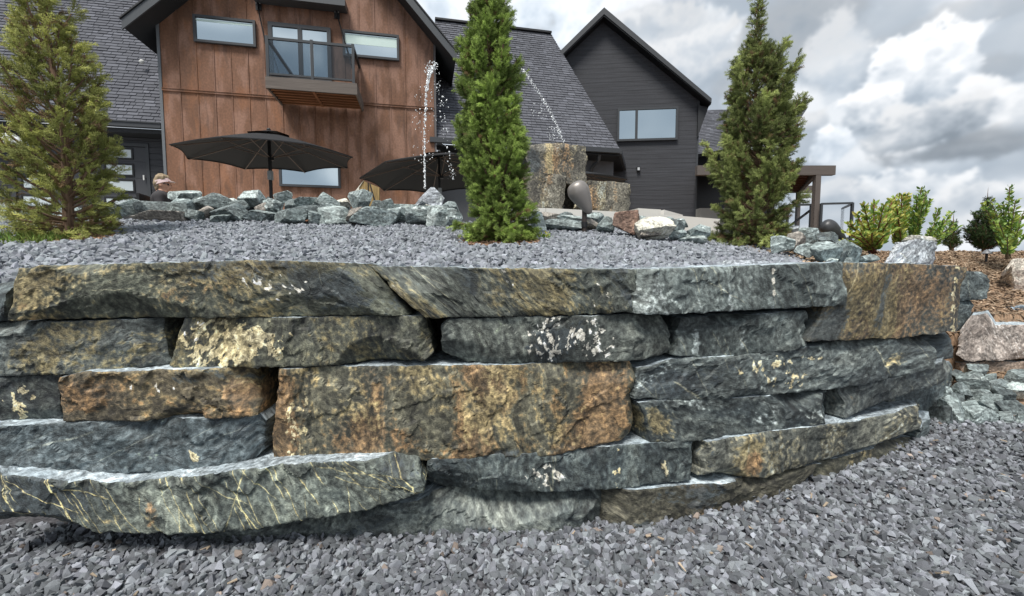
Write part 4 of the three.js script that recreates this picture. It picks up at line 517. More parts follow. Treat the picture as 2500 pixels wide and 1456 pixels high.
  const D4 = (b) => 3.45 + Math.max(0, 1045 - b) * 0.0062, G4 = 'broken rocks beside the wall end';
  const Q = [
    [2352, 920, 2424, 968, 'green', 'large rounded green rock in the middle of the low heap'], [2364, 896, 2418, 922, 'green', 'flat rock on top of the low heap under the pink slab'], [2322, 908, 2356, 930, 'dark', 'small rock at the upper left of the low heap'], [2296, 926, 2328, 952, 'dark', 'small dark rock touching the wall end'],
    [2328, 942, 2370, 978, 'green', 'slanted rock left of the large rounded one'], [2370, 958, 2433, 988, 'green', 'flat rock below the large rounded one'], [2404, 918, 2440, 940, 'green', 'thin rock right of the top flat one'], [2420, 934, 2484, 960, 'green', 'long rock right of the large rounded one'],
    [2426, 953, 2474, 987, 'dark', 'dark angular rock right of the middle of the low heap'], [2306, 980, 2364, 1038, 'green', 'wedge rock at the lower left of the low heap'], [2315, 966, 2364, 994, 'dark', 'rock above the wedge at the lower left'], [2354, 1000, 2446, 1044, 'green', 'widest flat topped rock at the foot of the low heap'],
    [2398, 972, 2455, 1009, 'green', 'rock above the widest flat topped one'], [2436, 986, 2520, 1019, 'dark', 'long dark rock at the right edge of the low heap'], [2442, 1014, 2484, 1046, 'green', 'front rock right of the widest flat topped one'], [2480, 1020, 2540, 1056, 'green', 'front rock cut by the right picture edge'],
    [2466, 942, 2530, 972, 'pale', 'pale topped rock at the upper right edge of the low heap'], [2290, 1000, 2322, 1050, 'dark', 'dark rock squeezed against the wall foot'], [2360, 986, 2402, 1008, 'green', 'small rock between wedge and flat topped rock'],
    [2480, 915, 2560, 948, 'green', 'rock at the top right edge of the low heap'], [2300, 948, 2334, 976, 'green', 'small rock beside the wall above the wedge rock'],
  ];
  for (const [i, [a, b, c, d, t, l]] of Q.entries()) rock(a, b - (d - b) * 0.16, c, d, D4(d), i % 3 === 1 && t === 'green' ? 'dark' : t, l, G4, { sink: 0.15, grow: 0.96, depth: 0.7 });
  // single boulders right of the wall
  const flat = (D) => (px, py, dz) => pt(px, py, D + dz);
  const solo = (name, label, cat, o) => { const t = thing(name, label, cat); slab(t, 'body', { normal: V(-(o.top[0] + o.top[o.top.length - 2] - 2 * CX) / 2 / F, 0, 1).normalize(), rough: 1.15, jag: 1.3, ...o }); return t; };
  solo('boulder', 'grey layered boulder standing behind the rusty wall end', 'boulder', { top: [2186, 592, 2240, 585, 2290, 592], bot: [2150, 665, 2200, 668, 2276, 668], surf: flat(3.85), T: 0.4, skin: { d: [120, 120, 122], l: [172, 174, 172], ang: 120, st: 3, layers: [['pale', -0.2]], vein: 0.2 } });
  solo('boulder', 'small flat buff rock lying on top of the grey boulder', 'rock', { top: [2206, 584, 2222, 573, 2262, 576, 2284, 580], bot: [2206, 593, 2250, 595, 2287, 593], surf: flat(3.95), T: 0.3, skin: { d: [146, 140, 128], l: [190, 184, 170], layers: [['pale', -0.3]] } });
  solo('boulder', 'pinkish grey slab with white veins set in the mulch bank', 'boulder', { top: [2344, 808, 2372, 770, 2410, 765, 2430, 794, 2560, 794], bot: [2336, 868, 2360, 882, 2440, 880, 2560, 876], surf: flat(4.35), T: 0.5, skin: { d: [130, 118, 108], l: [172, 160, 148], st: 1.3, layers: [['pale', -0.4]], vein: 0.75, veinC: [220, 216, 210] } });
  solo('boulder', 'brown flat stone under the pinkish slab', 'stone', { top: [2334, 886, 2450, 884, 2560, 880], bot: [2330, 925, 2450, 910, 2560, 900], surf: flat(4.4), T: 0.5, skin: { d: [122, 106, 92], l: [150, 134, 118], layers: [['maroon', -0.4]] } });
  solo('boulder', 'blue grey rough stone on the bank behind the pinkish slab', 'boulder', { top: [2426, 790, 2452, 752, 2500, 746, 2560, 750], bot: [2430, 802, 2480, 804, 2560, 800], surf: flat(4.7), T: 0.4, rough: 2, skin: { d: [96, 106, 114], l: [142, 152, 156], layers: [['dark', -0.3], ['pale', -0.4]] } });
  solo('boulder', 'tan and brown boulder cut by the right picture edge', 'boulder', { top: [2446, 670, 2472, 632, 2520, 628, 2560, 640], bot: [2440, 712, 2470, 722, 2560, 724], surf: flat(5.1), T: 0.6, rough: 2, skin: { d: [136, 120, 108], l: [186, 178, 160], st: 1.6, layers: [['pale', -0.3]], zones: [['maroon', 0.7, 0.7, 0.3, 0.4, 0.7]] } });
}

// ---------------------------------------------------------------- gravel and bark
const speck = tex(128, 128, (u, v, o) => { const n = 205 + fbm(u * 30, v * 30, 3) * 70 + pn(u * 90, v * 90) * 30; o[0] = o[1] = n; o[2] = n + 2; });
function scatter(name, label, geos, mat, n, place, color, seed, cat) {
  const r = rng(seed), grp = thing(name, label, cat, null, null, 'stuff'), lists = geos.map(() => []), M = new THREE.Matrix4(), q = new THREE.Quaternion(), e = new THREE.Euler();
  for (let i = 0; i < n; i++) { const p = place(r, i); if (!p) continue; lists[Math.floor(r() * geos.length)].push([p, color(r, p)]); }
  lists.forEach((L, k) => { const m = new THREE.InstancedMesh(geos[k], mat, L.length); m.name = 'pieces'; m.castShadow = m.receiveShadow = true;
    L.forEach(([p, c], i) => { e.set(p.rx, p.ry, p.rz); M.compose(V(p.x, p.y, p.z), q.setFromEuler(e), V(p.sx, p.sy, p.sz)); m.setMatrixAt(i, M); m.setColorAt(i, c); }); grp.add(m); m.userData.kind = 'stuff'; });
  return grp;
}
{
  const chips = [1, 2, 3, 4, 5, 6, 7, 8].map((s) => { const r = rng(s * 91 + 3), P = []; for (let i = 0; i < 11; i++) { const v = V(r() - 0.5, r() - 0.5, r() - 0.5).normalize().multiplyScalar(0.85 + r() * 0.25); v.y *= 0.72; v.z *= 0.85; P.push(v); } const g = new ConvexGeometry(P); return boxUV(g, 0.6); });
  const gm = new THREE.MeshStandardMaterial({ map: speck, roughness: 0.85 });
  const col = (r) => { const t = r(), k = 0.18 + t * t * 0.36 + (r() < 0.06 ? 0.14 : 0), w = r(); return w < 0.014 ? new THREE.Color(k * 1.25, k * 1.02, k * 0.86) : new THREE.Color(k * (0.91 + w * 0.05), k * 1.0, k * (1.04 + w * 0.07)); };
  const stone = (r, x, y, z, s) => ({ x, y, z, rx: r() * 6.3, ry: r() * 6.3, rz: r() * 6.3, sx: s * (0.8 + r() * 0.5), sy: s * (0.7 + r() * 0.4), sz: s * (0.8 + r() * 0.5) });
  scatter('gravel', 'blue grey crushed gravel covering the ground before the wall', chips, gm, 60000, (r) => {
    const d = 1.15 + Math.pow(r(), 1.25) * 3.2, x = (r() * 2.3 - 1) * (d * 1.28 + 0.3); if (d > wallD(clamp(x, -5, 3.9)) + 0.22 && endSide(x, d) < 0.05) return null; if (endSide(x, d) > -0.1 && d > 3.75) return null;
    return stone(r, x, -0.012 + r() * 0.03, -d, 0.0225 * (0.55 + r() * 0.85)); }, col, 11, 'gravel');
  const upper = (r) => { const k = 0.33 + r() * r() * 0.38, w = r(); return new THREE.Color(k * (0.91 + w * 0.05), k * 1.0, k * (1.04 + w * 0.07)); };
  scatter('gravel', 'pale blue grey gravel filling the raised bed above the wall', chips, gm, 44000, (r) => {
    const x = -5.6 + r() * 7.95, s = Math.pow(r(), 1.15) * 2.9, d = wallD(x) + 0.1 + s; if (x > 2.0 + (d - 2.6) * 0.25 + r() * 0.15) return null;
    for (const [tx, td, tr] of [[TR[1].x, -TR[1].z, 0.3], [TR[0].x, -TR[0].z, 0.3]]) if (Math.hypot(x - tx - 0.02, (d - td + 0.08) * 1.4) < tr * (0.85 + r() * 0.3)) return null;
    return stone(r, x, bedH(x, d) - 0.006 + r() * 0.024, -d, 0.0255 * (0.6 + r() * 0.75)); }, upper, 12, 'gravel');
}
// ---------------------------------------------------------------- trees and shrubs
function merged(list) { return mergeGeometries(list.map((g) => { g = g.index ? g.toNonIndexed() : g; for (const k of Object.keys(g.attributes)) if (!['position', 'normal'].includes(k)) g.deleteAttribute(k); return g; })); }
function twig(a, b, r0, r1, seg = 3) { const d = b.clone().sub(a), g = new THREE.CylinderGeometry(r1, r0, d.length(), seg, 1, true); g.translate(0, d.length() / 2, 0); g.applyQuaternion(new THREE.Quaternion().setFromUnitVectors(V(0, 1, 0), d.clone().normalize())); g.translate(a.x, a.y, a.z); return g; }
function sprayGeo(seed, n = 15, open = 0.75) { // a feathery juniper spray along +y, about 1 long
  const r = rng(seed), L = [], at = (t) => V(0.1 * Math.sin(t * 2 + seed), t, 0.07 * Math.sin(t * 3 + seed * 2)); L.push(twig(at(0), at(0.5), 0.02, 0.022), twig(at(0.5), at(1), 0.03, 0.006));
  for (let i = 0; i < n; i++) { const t = 0.12 + 0.85 * i / n, az = i * 2.4 + r(), l = (0.56 - 0.34 * t) * (0.7 + r() * 0.6), an = open * (0.75 + r() * 0.5), a = at(t), b = a.clone().add(V(Math.cos(az) * Math.sin(an) * l, Math.cos(an) * l, Math.sin(az) * Math.sin(an) * l)); L.push(twig(a, b, 0.026, 0.009));
    const m = a.clone().lerp(b, 0.45), az2 = az + 1.5 + r(); L.push(twig(m, m.clone().add(V(Math.cos(az2) * 0.13, 0.15, Math.sin(az2) * 0.13)), 0.022, 0.006)); const az3 = az - 1.4 - r(), m3 = a.clone().lerp(b, 0.7); L.push(twig(m3, m3.clone().add(V(Math.cos(az3) * 0.1, 0.11, Math.sin(az3) * 0.1)), 0.02, 0.006)); }
  return merged(L);
}
const SPRAY = [sprayGeo(1), sprayGeo(2, 13, 0.9), sprayGeo(3, 17, 0.6)];
const needle = new THREE.MeshPhysicalMaterial({ color: 0xffffff, roughness: 0.8 });
const barkMap = tex(128, 256, (u, v, o) => { const n = fbm(u * 10, v * 14, 4); o[0] = 128 + n * 70; o[1] = 104 + n * 60; o[2] = 86 + n * 54; }), bark = new THREE.MeshStandardMaterial({ map: barkMap, roughness: 0.95 });
function conifer(name, label, foot, D, H, lean, profile, o) { // profile: [[height share, half width left m, half width right m] ...]
  const t = thing(name, label, o.cat ?? 'tree', foot, o.group), r = rng(o.seed), at = (k) => V(lean[0] * k + 0.03 * Math.sin(k * 7 + o.seed) * Math.min(1, H), H * k, lean[1] * k);
  const half = (k, side) => { let i = 0; while (i < profile.length - 2 && k > profile[i + 1][0]) i++; const q = clamp((k - profile[i][0]) / (profile[i + 1][0] - profile[i][0])); return lerp(profile[i][side], profile[i + 1][side], q); };
  const tp = []; for (let i = 0; i <= 14; i++) tp.push(at(i / 14).add(V(0, i ? 0 : -0.08, 0))); const tg = new THREE.TubeGeometry(new THREE.CatmullRomCurve3(tp), 40, 1, 8); { const p = tg.attributes.position; for (let i = 0; i < p.count; i++) { const k = clamp(p.getY(i) / H), c = at(k), R = lerp(o.trunk ?? 0.028, 0.004, k); p.setXYZ(i, c.x + (p.getX(i) - c.x) * R, p.getY(i), c.z + (p.getZ(i) - c.z) * R); } tg.computeVertexNormals(); }
  part('trunk', tg, bark, t).position.set(0, 0, 0);
  const br = [], inst = [[], [], []], nB = o.branches;
  for (let b = 0; b < nB; b++) {
    const k0 = Math.pow((b + r() * 0.8) / nB, o.pow ?? 1.4) * 0.97 + 0.015, az = b * 2.39996 + r() * 0.7, sx = Math.cos(az), sz = Math.sin(az), side = sx < 0 ? 1 : 2;
    const droop = sst(0.14, 0.0, k0) * (o.skirt ?? 0), up = lerp(o.up ?? 0.9, 2.0, k0) * (0.7 + r() * 0.6) * (1 - droop) - droop * 0.15; const w0 = half(clamp(k0 + 0.12), side) * (0.6 + 0.3 * r() + (r() < 0.1 ? 0.22 : 0) * (o.wild ?? 1)), L = Math.max(0.02, w0 - (o.spray ?? 0.075) * 0.5), rise = Math.min(L * up, (1 - k0) * H * 0.95);
    const a = at(k0), c = a.clone().add(V(sx * L, rise, sz * L * 0.95)), m = a.clone().lerp(c, 0.5).add(V(sx * L * 0.18, -rise * 0.1, sz * L * 0.18)), cv = new THREE.QuadraticBezierCurve3(a, m, c), len = cv.getLength();
    br.push(new THREE.TubeGeometry(cv, 5, 0.0035 + 0.006 * (1 - k0) * Math.min(1, H), 4));
    const n = Math.max(5, Math.round(len / (o.gap ?? 0.0085))), tone = r();
    for (let i = 0; i < n; i++) {
      const inn = lerp(0.06, o.inner ?? 0.18, sst(0.0, 0.16, k0)), q = inn + (1 - inn) * Math.pow(r(), 0.8), p = cv.getPoint(q), tan = cv.getTangent(q), sp = (o.fluff ?? 0.055) * (1.15 - 0.75 * q); p.add(V((r() - 0.5) * 2 * sp, (r() - 0.5) * 2 * sp, (r() - 0.5) * 2 * sp));
      const dir = tan.clone().multiplyScalar(0.6).add(V((r() - 0.5) * 2.0 + sx * 0.5, (r() - 0.42) * 1.5, (r() - 0.5) * 2.0 + sz * 0.5)).normalize(), s = (o.spray ?? 0.075) * (0.45 + 0.8 * r()) * lerp(1, 0.8, k0);
      const radial = Math.hypot(p.x - at(clamp(p.y / H)).x, p.z - at(clamp(p.y / H)).z) / (half(clamp(p.y / H), side) + 0.01); inst[Math.floor(r() * 3)].push([p, dir, s, r() * 6.28, tone, r(), radial]);
    }
  }
  part('branches', merged(br), o.twigs ?? bark, t).position.set(0, 0, 0);
  const M = new THREE.Matrix4(), q1 = new THREE.Quaternion(), q2 = new THREE.Quaternion(), col = new THREE.Color();
  inst.forEach((L, j) => { const im = new THREE.InstancedMesh(SPRAY[j], needle, L.length); im.name = 'crown'; im.userData.kind = 'stuff'; im.castShadow = im.receiveShadow = true;
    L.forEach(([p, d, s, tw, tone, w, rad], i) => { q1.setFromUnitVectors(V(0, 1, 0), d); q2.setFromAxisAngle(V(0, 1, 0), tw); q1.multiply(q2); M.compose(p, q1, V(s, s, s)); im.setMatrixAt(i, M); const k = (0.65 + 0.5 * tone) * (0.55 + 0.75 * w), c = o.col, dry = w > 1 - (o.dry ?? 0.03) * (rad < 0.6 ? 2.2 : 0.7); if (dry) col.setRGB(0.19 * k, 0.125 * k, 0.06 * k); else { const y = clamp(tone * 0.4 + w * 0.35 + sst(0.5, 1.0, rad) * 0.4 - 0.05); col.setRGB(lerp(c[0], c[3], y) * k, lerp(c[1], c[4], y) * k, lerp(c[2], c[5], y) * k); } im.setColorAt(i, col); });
    t.add(im); });
  return t;
}
{
  const prof = (D, H, base, cx, rows) => rows.map(([y, xl, xr]) => { const k = (base - y) * D / F / H, c = cx(y), sh = base === 590 ? 0.95 : base === 580 ? 0.93 : 0.9; return [clamp(k), (c - xl) * sh * D / F, (xr - c) * sh * D / F]; });
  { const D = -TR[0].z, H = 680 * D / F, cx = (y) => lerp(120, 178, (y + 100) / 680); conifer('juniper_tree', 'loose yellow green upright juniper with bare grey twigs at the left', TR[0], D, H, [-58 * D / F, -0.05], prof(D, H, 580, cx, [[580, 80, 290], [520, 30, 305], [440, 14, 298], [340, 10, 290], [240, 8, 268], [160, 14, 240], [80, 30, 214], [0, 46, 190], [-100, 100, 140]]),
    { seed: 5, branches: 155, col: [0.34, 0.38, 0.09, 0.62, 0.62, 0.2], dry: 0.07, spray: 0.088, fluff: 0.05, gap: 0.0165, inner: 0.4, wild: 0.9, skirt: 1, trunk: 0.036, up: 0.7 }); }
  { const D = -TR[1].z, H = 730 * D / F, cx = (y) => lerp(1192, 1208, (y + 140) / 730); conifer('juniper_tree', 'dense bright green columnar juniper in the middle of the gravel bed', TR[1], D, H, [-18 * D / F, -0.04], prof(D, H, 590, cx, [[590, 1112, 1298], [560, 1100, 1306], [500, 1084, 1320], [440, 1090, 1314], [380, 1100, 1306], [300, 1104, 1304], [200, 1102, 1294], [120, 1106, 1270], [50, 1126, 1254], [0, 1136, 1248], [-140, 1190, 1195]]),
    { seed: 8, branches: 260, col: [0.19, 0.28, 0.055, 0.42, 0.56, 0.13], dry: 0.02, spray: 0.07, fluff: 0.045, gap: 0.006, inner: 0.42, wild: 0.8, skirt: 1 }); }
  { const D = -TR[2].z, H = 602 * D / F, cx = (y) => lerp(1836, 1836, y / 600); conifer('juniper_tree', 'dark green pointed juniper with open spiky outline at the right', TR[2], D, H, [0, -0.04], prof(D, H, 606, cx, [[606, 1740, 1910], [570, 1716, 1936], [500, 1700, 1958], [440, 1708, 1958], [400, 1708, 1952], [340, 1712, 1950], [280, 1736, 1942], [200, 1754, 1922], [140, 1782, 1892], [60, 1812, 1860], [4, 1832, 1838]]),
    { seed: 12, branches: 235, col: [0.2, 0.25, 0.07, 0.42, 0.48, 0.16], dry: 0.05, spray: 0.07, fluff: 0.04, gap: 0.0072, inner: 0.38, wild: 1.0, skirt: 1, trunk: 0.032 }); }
  // small conifers far on the bank
  const cone = (name, label, px, py, D, hpx, wpx, o) => { const f = pt(px, py, D), H = hpx * D / F, w = wpx * D / F / 2; return conifer(name, label, f, D, H, [0, 0], [[0, w * 0.9, w * 0.9], [0.15, w, w], [0.6, w * 0.6, w * 0.6], [1, 0.01, 0.01]], o); };
  cone('small_conifer', 'dark cone shaped conifer on the mulch bank beside the tall leafy shrub', 2400, 615, 6.6, 128, 92, { seed: 21, branches: 130, col: [0.035, 0.075, 0.02, 0.09, 0.15, 0.04], dry: 0, spray: 0.05, fluff: 0.03, gap: 0.007, wild: 0.6 });
  cone('small_conifer', 'smallest conifer behind the grey boulder on the mulch bank', 2324, 609, 6.7, 66, 52, { seed: 22, branches: 60, col: [0.045, 0.085, 0.02, 0.12, 0.18, 0.04], dry: 0, spray: 0.045, fluff: 0.03, gap: 0.008, wild: 0.6 });
}
function leafGeo(bend = 0.25) { // one pointed leaf along +y, 1 long, folded at the midrib and bent
  const P = [], row = [[0, 0.02], [0.25, 0.2], [0.5, 0.25], [0.78, 0.15], [1, 0.0]], q = (t, x) => [x, t * (1 - bend * t * 0.3), -bend * t * t + Math.abs(x) * 0.35];
  for (let i = 0; i < row.length - 1; i++) { const [a, wa] = row[i], [b, wb] = row[i + 1]; for (const s of [-1, 1]) { const A = q(a, 0), B = q(a, s * wa), C = q(b, s * wb), D = q(b, 0); for (const v of s > 0 ? [A, B, C, A, C, D] : [A, C, B, A, D, C]) P.push(...v); } }
  const g = new THREE.BufferGeometry(); g.setAttribute('position', new THREE.Float32BufferAttribute(P, 3)); g.computeVertexNormals(); return g;
}
const LEAF = [leafGeo(0.2), leafGeo(0.45), leafGeo(0.05)];
const leafMat = [[98, 132, 54], [132, 160, 62], [164, 180, 78], [190, 184, 88]].map(([r, g, b]) => new THREE.MeshPhysicalMaterial({ color: new THREE.Color().setRGB(r / 255, g / 255, b / 255, THREE.SRGBColorSpace), roughness: 0.6, transmission: 0.3, thickness: 0 }));
const redStem = std(112, 62, 46, 0.8), brownStem = std(108, 92, 70, 0.85);
function shrub(label, foot, stems, o) { // stems: tips relative to the foot, metres
  const t = thing(o.name ?? 'shrub', label, o.cat ?? 'shrub', foot, o.group), r = rng(o.seed), rest = [[], [], [], []]; let leaves = 0;
  for (const [x, y, z] of stems) {
    const a = V((r() - 0.5) * 0.05, -0.03, (r() - 0.5) * 0.05), c = V(x, y, z), m = V(x * 0.35 + (r() - 0.5) * 0.05, y * 0.5, z * 0.35), cv = new THREE.QuadraticBezierCurve3(a, m, c); part('stem', new THREE.TubeGeometry(cv, 10, o.stemR ?? 0.006, 5), o.stem ?? redStem, t).position.set(0, 0, 0);
    const len = cv.getLength(), pairs = Math.round(len / (o.pair ?? 0.014)) + 1;
    for (let i = 0; i < pairs; i++) { const q = (o.from ?? 0.3) + (1 - (o.from ?? 0.3)) * (i + r() * 0.5) / pairs, p = cv.getPoint(Math.min(1, q)), tan = cv.getTangent(Math.min(1, q));
      for (let s = 0; s < 2; s++) { const az = i * 1.7 + s * Math.PI + r() * 0.8, out = V(Math.cos(az), 0.25 + r() * 0.5 - (o.hang ?? 0), Math.sin(az)).addScaledVector(tan, 0.5).normalize(), mi = Math.min(3, Math.floor(clamp(o.tone + (r() - 0.5) * 0.9) * 3.99)), l = new THREE.Mesh(LEAF[Math.floor(r() * 3)], leafMat[mi]); l.name = 'leaf'; l.castShadow = l.receiveShadow = true; l.quaternion.setFromUnitVectors(V(0, 1, 0), out); l.rotateY(r() * 6.28); const S = (o.leaf ?? 0.08) * (0.65 + r() * 0.6) * lerp(1, 0.75, q); l.scale.set(S, S, S); l.position.copy(p).addScaledVector(out, 0.012); if (leaves++ < 290) t.add(l); else { l.updateMatrix(); rest[mi].push(l.geometry.clone().applyMatrix4(l.matrix)); } } }
  }
  rest.forEach((L, k) => { if (L.length) { const m = part('foliage', merged(L), leafMat[k], t); m.position.set(0, 0, 0); m.userData.kind = 'stuff'; } });
  return t;
}
{
  const S = (D, foot, list) => list.map(([px, py, dz]) => { const p = pt(px, py, D + (dz ?? 0)); return [p.x - foot.x, p.y - foot.y, p.z - foot.z]; });
  let f = pt(2135, 612, 4.3); shrub('spreading yellow green shrub with red stems beside the right rock heap', f, S(4.3, f, [[2056, 590, -0.1], [2062, 566, 0.1], [2100, 570, -0.3], [2130, 570, -0.3], [2160, 575, -0.3], [2070, 545], [2090, 522, 0.2], [2110, 500, -0.15], [2135, 495, 0.1], [2160, 500, -0.1], [2180, 490, 0.25], [2120, 545, -0.25], [2150, 540, -0.3], [2175, 535, -0.2], [2080, 575, -0.2], [2185, 560, 0.1], [2195, 520, 0.3], [2100, 545, 0.3]]), { seed: 3, tone: 0.55, leaf: 0.064, from: 0.16 });
  f = pt(2196, 612, 4.7); shrub('upright yellowish shrub behind the grey boulder, right of the spreading one', f, S(4.7, f, [[2175, 490], [2185, 482, 0.1], [2202, 475, -0.1], [2215, 476, 0.15], [2190, 510, -0.2], [2215, 520, 0.1], [2170, 520, -0.1]]), { seed: 4, tone: 0.62, leaf: 0.062, from: 0.18 });
  f = pt(2226, 612, 5.0); shrub('tall narrow green shrub with two leafy plumes above the grey boulder', f, S(5, f, [[2250, 462], [2262, 470, 0.1], [2240, 480, -0.1], [2270, 490, 0.1], [2255, 500, -0.15], [2212, 478, 0.1], [2245, 545, -0.1]]), { seed: 6, tone: 0.3, leaf: 0.06, from: 0.2, stem: brownStem });
  f = pt(2262, 614, 5.2); shrub('leaning green shrub with thin arching stems right of the tall plumes', f, S(5.2, f, [[2292, 512], [2325, 520, 0.1], [2330, 548, -0.1], [2300, 545, 0.1], [2340, 555, 0.1], [2275, 560, -0.1]]), { seed: 7, tone: 0.3, leaf: 0.06, from: 0.2, stem: brownStem });
  f = pt(2462, 628, 5.7); shrub('tall leafy green shrub at the right picture edge', f, S(5.7, f, [[2466, 456], [2450, 500, 0.15], [2480, 490, -0.1], [2500, 520, 0.1], [2440, 500, 0.2], [2420, 492, 0.1], [2400, 500, 0.2], [2440, 545, -0.2], [2490, 555, -0.2], [2425, 540, -0.1], [2505, 575, 0.0], [2460, 580, -0.3], [2480, 520, 0.2]]), { seed: 9, tone: 0.3, leaf: 0.075, from: 0.2, stem: brownStem, pair: 0.024 });
  f = hit(1326, 588); shrub('tiny pale green weed sprouting in the gravel right of the middle tree', f, [[0.03, 0.05, 0.0], [-0.03, 0.045, 0.02], [0.06, 0.03, -0.01], [-0.05, 0.03, 0]], { name: 'weed', cat: 'weed', seed: 31, tone: 0.5, leaf: 0.04, from: 0.3, pair: 0.02, stemR: 0.002, stem: leafMat[1] });
  // bark chips: rings round two trees and the bank to the right
  const chip = [0, 1, 2].map((s) => { const g = new THREE.BoxGeometry(1, 0.16, 0.34); const p = g.attributes.position; for (let i = 0; i < p.count; i++) if (p.getX(i) > 0) p.setXYZ(i, p.getX(i), p.getY(i) * 0.6, p.getZ(i) * (0.3 + 0.2 * s)); return g.toNonIndexed(); });
  const cm = new THREE.MeshStandardMaterial({ map: speck, roughness: 0.95 }), cc = (r) => { const k = 0.6 + r() * 0.8, w = r(); return w < 0.2 ? new THREE.Color(0.13 * k, 0.085 * k, 0.055 * k) : new THREE.Color(0.58 * k, 0.43 * k, 0.29 * k); }, at = (r, x, h, d, s) => ({ x, y: h + 0.006 + r() * 0.015, z: -d, rx: (r() - 0.5) * 0.9, ry: r() * 6.28, rz: (r() - 0.5) * 0.9, sx: s * (0.6 + r()), sy: s, sz: s * (0.7 + r() * 0.6) });
  TR.slice(0, 2).forEach((T, k) => scatter('bark_mulch', k ? 'reddish bark mulch ring at the foot of the middle tree' : 'bark mulch and needles at the foot of the left tree', chip, cm, 1500, (r) => { const a = r() * 6.28, q = Math.sqrt(r()) * 0.33, x = T.x + 0.02 + Math.cos(a) * q, d = -T.z - 0.06 + Math.sin(a) * q * 0.75; return at(r, x, bedH(x, d), d, 0.028); }, (r) => cc(r).multiply(new THREE.Color(1.05, 0.9, 0.85)), 70 + k, 'mulch'));
  scatter('bark_mulch', 'brown bark chips covering the bank at the right', chip, cm, 46000, (r) => { const d = 2.7 + Math.pow(r(), 0.9) * 5.6, x = 2.05 + r() * 8.4; if (x > d * 1.25 + 0.4 || d < wallD(Math.min(x, 3.6)) + 0.2) return null; const h = landH(x, d); if (h < 0.08 || (d < 4.2 && endSide(x, d) > -0.4)) return null; return at(r, x, h, d, 0.05); }, cc, 75, 'mulch');
  scatter('bark_chips', 'pale wood slivers scattered over the foreground gravel', chip, cm, 90, (r) => { const d = 1.45 + r() * 1.6, x = (r() * 2 - 1) * d * 1.2; if (d > wallD(clamp(x, -5, 3.9)) - 0.05) return null; return at(r, x, 0.018, d, 0.032); }, (r) => { const k = 0.7 + r() * 0.6; return new THREE.Color(0.62 * k, 0.5 * k, 0.36 * k); }, 77, 'chips');
  const blade = new THREE.BufferGeometry(); blade.setAttribute('position', new THREE.Float32BufferAttribute([-0.06, 0, 0, 0.06, 0, 0, 0.03, 0.6, 0.05, -0.06, 0, 0, 0.03, 0.6, 0.05, -0.03, 0.6, 0.05, -0.03, 0.6, 0.05, 0.03, 0.6, 0.05, 0.02, 1, 0.25], 3)); blade.computeVertexNormals();
  const gl = hit(40, 590); scatter('grass', 'patch of green weeds and grass left of the first tree', [blade], needle, 1500, (r) => { const a = r() * 6.28, q = Math.sqrt(r()), x = gl.x + Math.cos(a) * q * 0.32 + 0.02, d = -gl.z + Math.sin(a) * q * 0.2, s = 0.04 + r() * 0.05; return { x, y: bedH(x, d), z: -d, rx: (r() - 0.5) * 1.6, ry: r() * 6.28, rz: (r() - 0.5) * 1.6, sx: s, sy: s, sz: s }; }, (r) => new THREE.Color(0.13 + r() * 0.1, 0.2 + r() * 0.12, 0.05), 81, 'grass');
}
